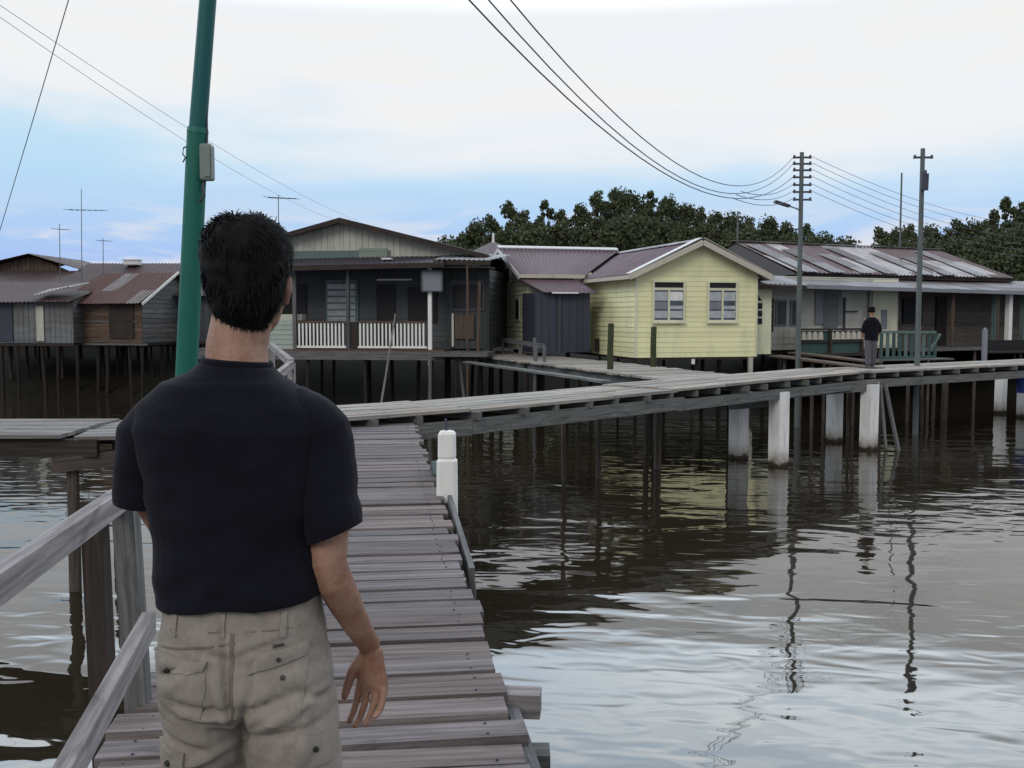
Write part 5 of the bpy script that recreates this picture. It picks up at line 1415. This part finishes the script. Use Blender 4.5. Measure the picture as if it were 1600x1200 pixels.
# trousers
tz = MB()
tz.grid([ring(cx, cy, z, rx, ry, 32, 2.4) for z, cx, cy, rx, ry in ((1.03, .006, 0, .148, .105), (.99, .006, 0, .152, .11), (.94, .007, -.005, .160, .122), (.88, .008, -.01, .166, .132), (.83, .01, -.012, .170, .134), (.79, .012, -.01, .172, .128), (.765, .014, -.004, .165, .11))], None, closed=True, caps=True)
limb(tz, [(-.072, -.015, .86, .078, .112), (-.070, .0, .76, .090, .112), (-.070, .025, .66, .092, .098), (-.078, .05, .54, .082, .088), (-.08, .08, .38, .078, .082), (-.08, .10, .2, .072, .075), (-.08, .12, .07, .070, .072)], 24)
limb(tz, [(.098, -.02, .86, .080, .114), (.105, -.03, .76, .090, .114), (.108, -.035, .66, .092, .100), (.114, -.04, .54, .084, .09), (.112, -.05, .38, .08, .084), (.108, -.06, .2, .074, .077), (.105, -.06, .07, .072, .074)], 24)
tme = remeshed(tz, .0055, 3, 'trousers')
def fold(c, x0, z0, ang, wid, ln, amp, curve=0.0):
    dx = c.x - x0; dz = c.z - z0; u = dx * math.cos(ang) + dz * math.sin(ang); v = -dx * math.sin(ang) + dz * math.cos(ang) - curve * u * u
    return amp * math.exp(-(v / wid) ** 2) * math.exp(-(u / ln) ** 2)
FOLDS = [(-.07, .815, -.15, .007, .07, -.010, 1.5), (-.05, .80, -.12, .008, .06, .006, 1.0), (-.07, .785, -.25, .007, .07, -.008, 1), (-.03, .845, -1.25, .008, .05, -.008, 0), (.005, .86, -1.45, .006, .09, -.012, 0), (.03, .78, 1.3, .007, .06, -.010, 0),
         (.09, .83, .35, .008, .06, -.009, -2), (.11, .80, .5, .008, .06, .007, 0), (.14, .84, -.5, .007, .05, -.008, 0), (.10, .765, .2, .008, .06, -.008, 0), (.07, .72, 1.1, .016, .07, -.006, 0), (.13, .70, 1.35, .010, .09, .008, 0),
         (-.10, .73, -.3, .009, .06, -.008, 0), (-.06, .70, .35, .009, .06, .007, 0), (-.12, .875, .55, .007, .04, -.006, 0), (-.10, .855, .7, .006, .045, .005, 0), (-.02, .915, -.3, .007, .05, -.005, 0), (.06, .925, .3, .006, .05, -.004, 0), (.12, .66, -.2, .009, .07, -.008, 0), (-.08, .655, .1, .009, .07, -.008, 0)]
SN = [v.normal.copy() for v in tme.vertices]
for v, nn in zip(tme.vertices, SN):
    c = v.co.copy()
    q = noise.noise(Vector((c.x * 9, c.y * 9, c.z * 14))) * .005 + noise.noise(Vector((c.x * 24 + c.z * 12, c.y * 20, c.z * 34))) * .0028
    for (x0, z0, a_, w_, l_, am, cu) in FOLDS:
        if nn.y < .3: q += fold(c, x0, z0, a_, w_, l_, am, cu) * 1.6
    v.co = c + nn * q
tme.update()
trous = link_mesh('trousers', tme, 'khaki', man)
bmt = bmesh.new(); bmt.from_mesh(tme); bvh = BVHTree.FromBMesh(bmt)
def hit(x, z, d=Vector((0, 1, 0)), o=None):
    o = o if o is not None else Vector((x, -1, z)); loc, n_, i_, dist = bvh.ray_cast(o, d)
    return (loc, n_) if loc is not None else (Vector((x, 0, z)), Vector((0, -1, 0)))
def patch(name, corners, off, material, parent, nx=14, nz=12, edge=.0018):
    """cloth patch following the trousers: corners (x,z) bottom-left, bottom-right, top-right, top-left"""
    m = MB(); rows = []; rows_b = []
    (ax, az), (bx_, bz), (cx, cz), (dx, dz) = corners
    for j in range(nz + 1):
        t = j / nz; r_ = []; r2 = []
        for i in range(nx + 1):
            s_ = i / nx; x = (ax + (bx_ - ax) * s_) * (1 - t) + (dx + (cx - dx) * s_) * t; z = (az + (bz - az) * s_) * (1 - t) + (dz + (cz - dz) * s_) * t
            loc, n_ = hit(x, z); e = edge if (i in (0, nx) or j in (0, nz)) else 0
            seam = -.0012 if (i in (1, nx - 1) or j in (1, nz - 1)) else 0
            r_.append(loc + n_ * (off - e + seam + .0012 * noise.noise(Vector((x * 40, 0, z * 40))))); r2.append(loc - n_ * .004)
        rows.append(r_); rows_b.append(r2)
    m.grid(rows)
    for r_, q in ((rows[0], rows_b[0]), (rows_b[-1], rows[-1])): m.grid([q, r_])
    m.grid([[r_[0] for r_ in rows], [r_[0] for r_ in rows_b]]); m.grid([[r_[-1] for r_ in rows_b], [r_[-1] for r_ in rows]])
    return m.build(name, material, parent)
def button(x, z, parent, off=.008, r_=.006):
    loc, n_ = hit(x, z); m = MB(); m.tube(loc + n_ * (off - .002), loc + n_ * (off + .003), r_, r_ * .85, 10); m.build('snap', 'button_dark', parent)
P1 = patch('back_pocket', ((-.142, .780), (-.045, .780), (-.030, .895), (-.148, .905)), .004, 'khaki', trous)
F1 = patch('pocket_flap', ((-.128, .870), (-.036, .888), (-.030, .905), (-.146, .912)), .0085, 'khaki', P1, 12, 6)
button(-.112, .886, P1, .010, .0065)
P2 = patch('back_pocket', ((.060, .790), (.140, .785), (.150, .905), (.054, .892)), .004, 'khaki', trous)
F2 = patch('pocket_flap', ((.046, .882), (.142, .905), (.146, .930), (.060, .918)), .0085, 'khaki', P2, 12, 6)
button(.098, .905, P2, .010, .0045); button(.108, .872, P2, .006, .005)
patch('label_tab', ((.088, .926), (.106, .930), (.106, .934), (.088, .930)), .010, 'button_dark', P2, 4, 2)
patch('centre_seam', ((.012, .79), (.020, .79), (.018, .955), (.010, .955)), .003, 'khaki_dark', trous, 2, 16)
patch('yoke_seam', ((-.14, .915), (.02, .935), (.02, .940), (-.14, .920)), .003, 'khaki_dark', trous, 16, 2)
P3_ = patch('cargo_pocket', ((-.16, .50), (-.095, .50), (-.095, .675), (-.158, .675)), .006, 'khaki', trous)
patch('pocket_flap', ((-.158, .655), (-.088, .655), (-.088, .715), (-.156, .715)), .010, 'khaki', P3_, 8, 6); button(-.118, .690, P3_, .012, .007)
P4 = patch('cargo_pocket', ((.135, .50), (.195, .50), (.195, .70), (.138, .70)), .006, 'khaki', trous)
patch('pocket_flap', ((.135, .70), (.19, .70), (.185, .765), (.138, .765)), .010, 'khaki', P4, 8, 6); button(.160, .735, P4, .012, .006)
for x in (-.105, -.01, .10):
    patch('belt_loop', ((x, .945), (x + .010, .945), (x + .010, .99), (x, .99)), .006, 'khaki', trous, 2, 5)
patch('waistband_seam', ((-.135, .952), (.145, .958), (.145, .961), (-.135, .955)), .003, 'khaki_dark', trous, 24, 1)
bmt.free()
for sx, fy in ((-1, .12), (1, -.06)):
    cx = (-.08 if sx < 0 else .105)
    s_ = MB(); s_.grid([ring(cx, fy + .045, z, rx, ry, 20, 2.4) for z, rx, ry in ((.004, .044, .125), (.03, .048, .132), (.055, .046, .12), (.075, .042, .075), (.10, .038, .05))], None, closed=True, caps=True)
    s_.build('shoe', 'shoe_leather', man)

# ---- distant person on the long boardwalk, seen from behind
fp = ground(1360, 575, DECK)
far = empty('person', (fp.x, fp.y, DECK), 'distant person in dark top and cap walking on the long boardwalk', 'person')
b2 = MB()
limb(b2, [(0, 0, 1.28, .07), (0, 0, 1.36, .05), (0, .01, 1.42, .055), (0, .02, 1.47, .075, .09), (0, .02, 1.54, .078, .09), (0, .02, 1.585, .06, .07)], 14)
limb(b2, [(0, .1, 1.49, .012), (0, .112, 1.475, .014)], 6)
b2.grid([ring(0, 0, z, rx, ry, 18) for z, rx, ry in ((.82, .14, .1), (1.0, .13, .09), (1.2, .17, .1), (1.3, .14, .08), (1.33, .06, .06))], None, closed=True, caps=True)
for sx in (-1, 1):
    limb(b2, [(sx * .15, 0, 1.26, .045), (sx * .21, -.03, 1.02, .038), (sx * .20, .05, .85, .028)], 10)
    hand(b2, Vector((sx * .20, .05, .84)), Vector((0, .05, -1)), Vector((sx, 0, 0)), .15, side=sx, curl=.5)
    limb(b2, [(sx * .07, 0, .85, .075), (sx * .08, .04 * sx, .48, .055), (sx * .08, .09 * sx, .09, .038)], 10)
link_mesh('body', remeshed(b2, .008, 2, 'body'), 'skin', far)
s2 = MB(); s2.grid([ring(0, -.005, z, rx, ry, 20, 2.3) for z, rx, ry in ((.74, .175, .13), (.9, .17, .125), (1.1, .185, .125), (1.24, .195, .12), (1.30, .15, .09), (1.34, .08, .07))], None, closed=True, caps=True)
for sx in (-1, 1): limb(s2, [(sx * .13, 0, 1.25, .062), (sx * .20, -.02, 1.1, .06), (sx * .215, -.03, .98, .055)], 12)
link_mesh('shirt', remeshed(s2, .012, 2, 'shirt'), 'shirt_navy', far)
t2 = MB()
for sx in (-1, 1): limb(t2, [(sx * .07, 0, .82, .095), (sx * .085, .03 * sx, .5, .09), (sx * .09, .08 * sx, .12, .08)], 12)
link_mesh('trousers', remeshed(t2, .012, 2, 'trousers'), 'grey_trousers', far)
c2 = MB(); c2.grid([ring(0, .02, z, rx, ry, 18) for z, rx, ry in ((1.47, .085, .1), (1.53, .09, .105), (1.59, .085, .10), (1.63, .05, .06))], None, closed=True, caps=True)
c2.grid([ring(0, .05, z, .10, .14, 18) for z in (1.555, 1.565)], None, closed=True, caps=True)
c2.build('cap', 'hair_black', far)
for sx in (-1, 1):
    s_ = MB(); s_.grid([ring(sx * .09, .08 * sx + .04, z, rx, ry, 14) for z, rx, ry in ((.002, .045, .12), (.04, .05, .125), (.09, .04, .06))], None, closed=True, caps=True); s_.build('shoe', 'dim_grey', far)

print('objects', len(bpy.data.objects))
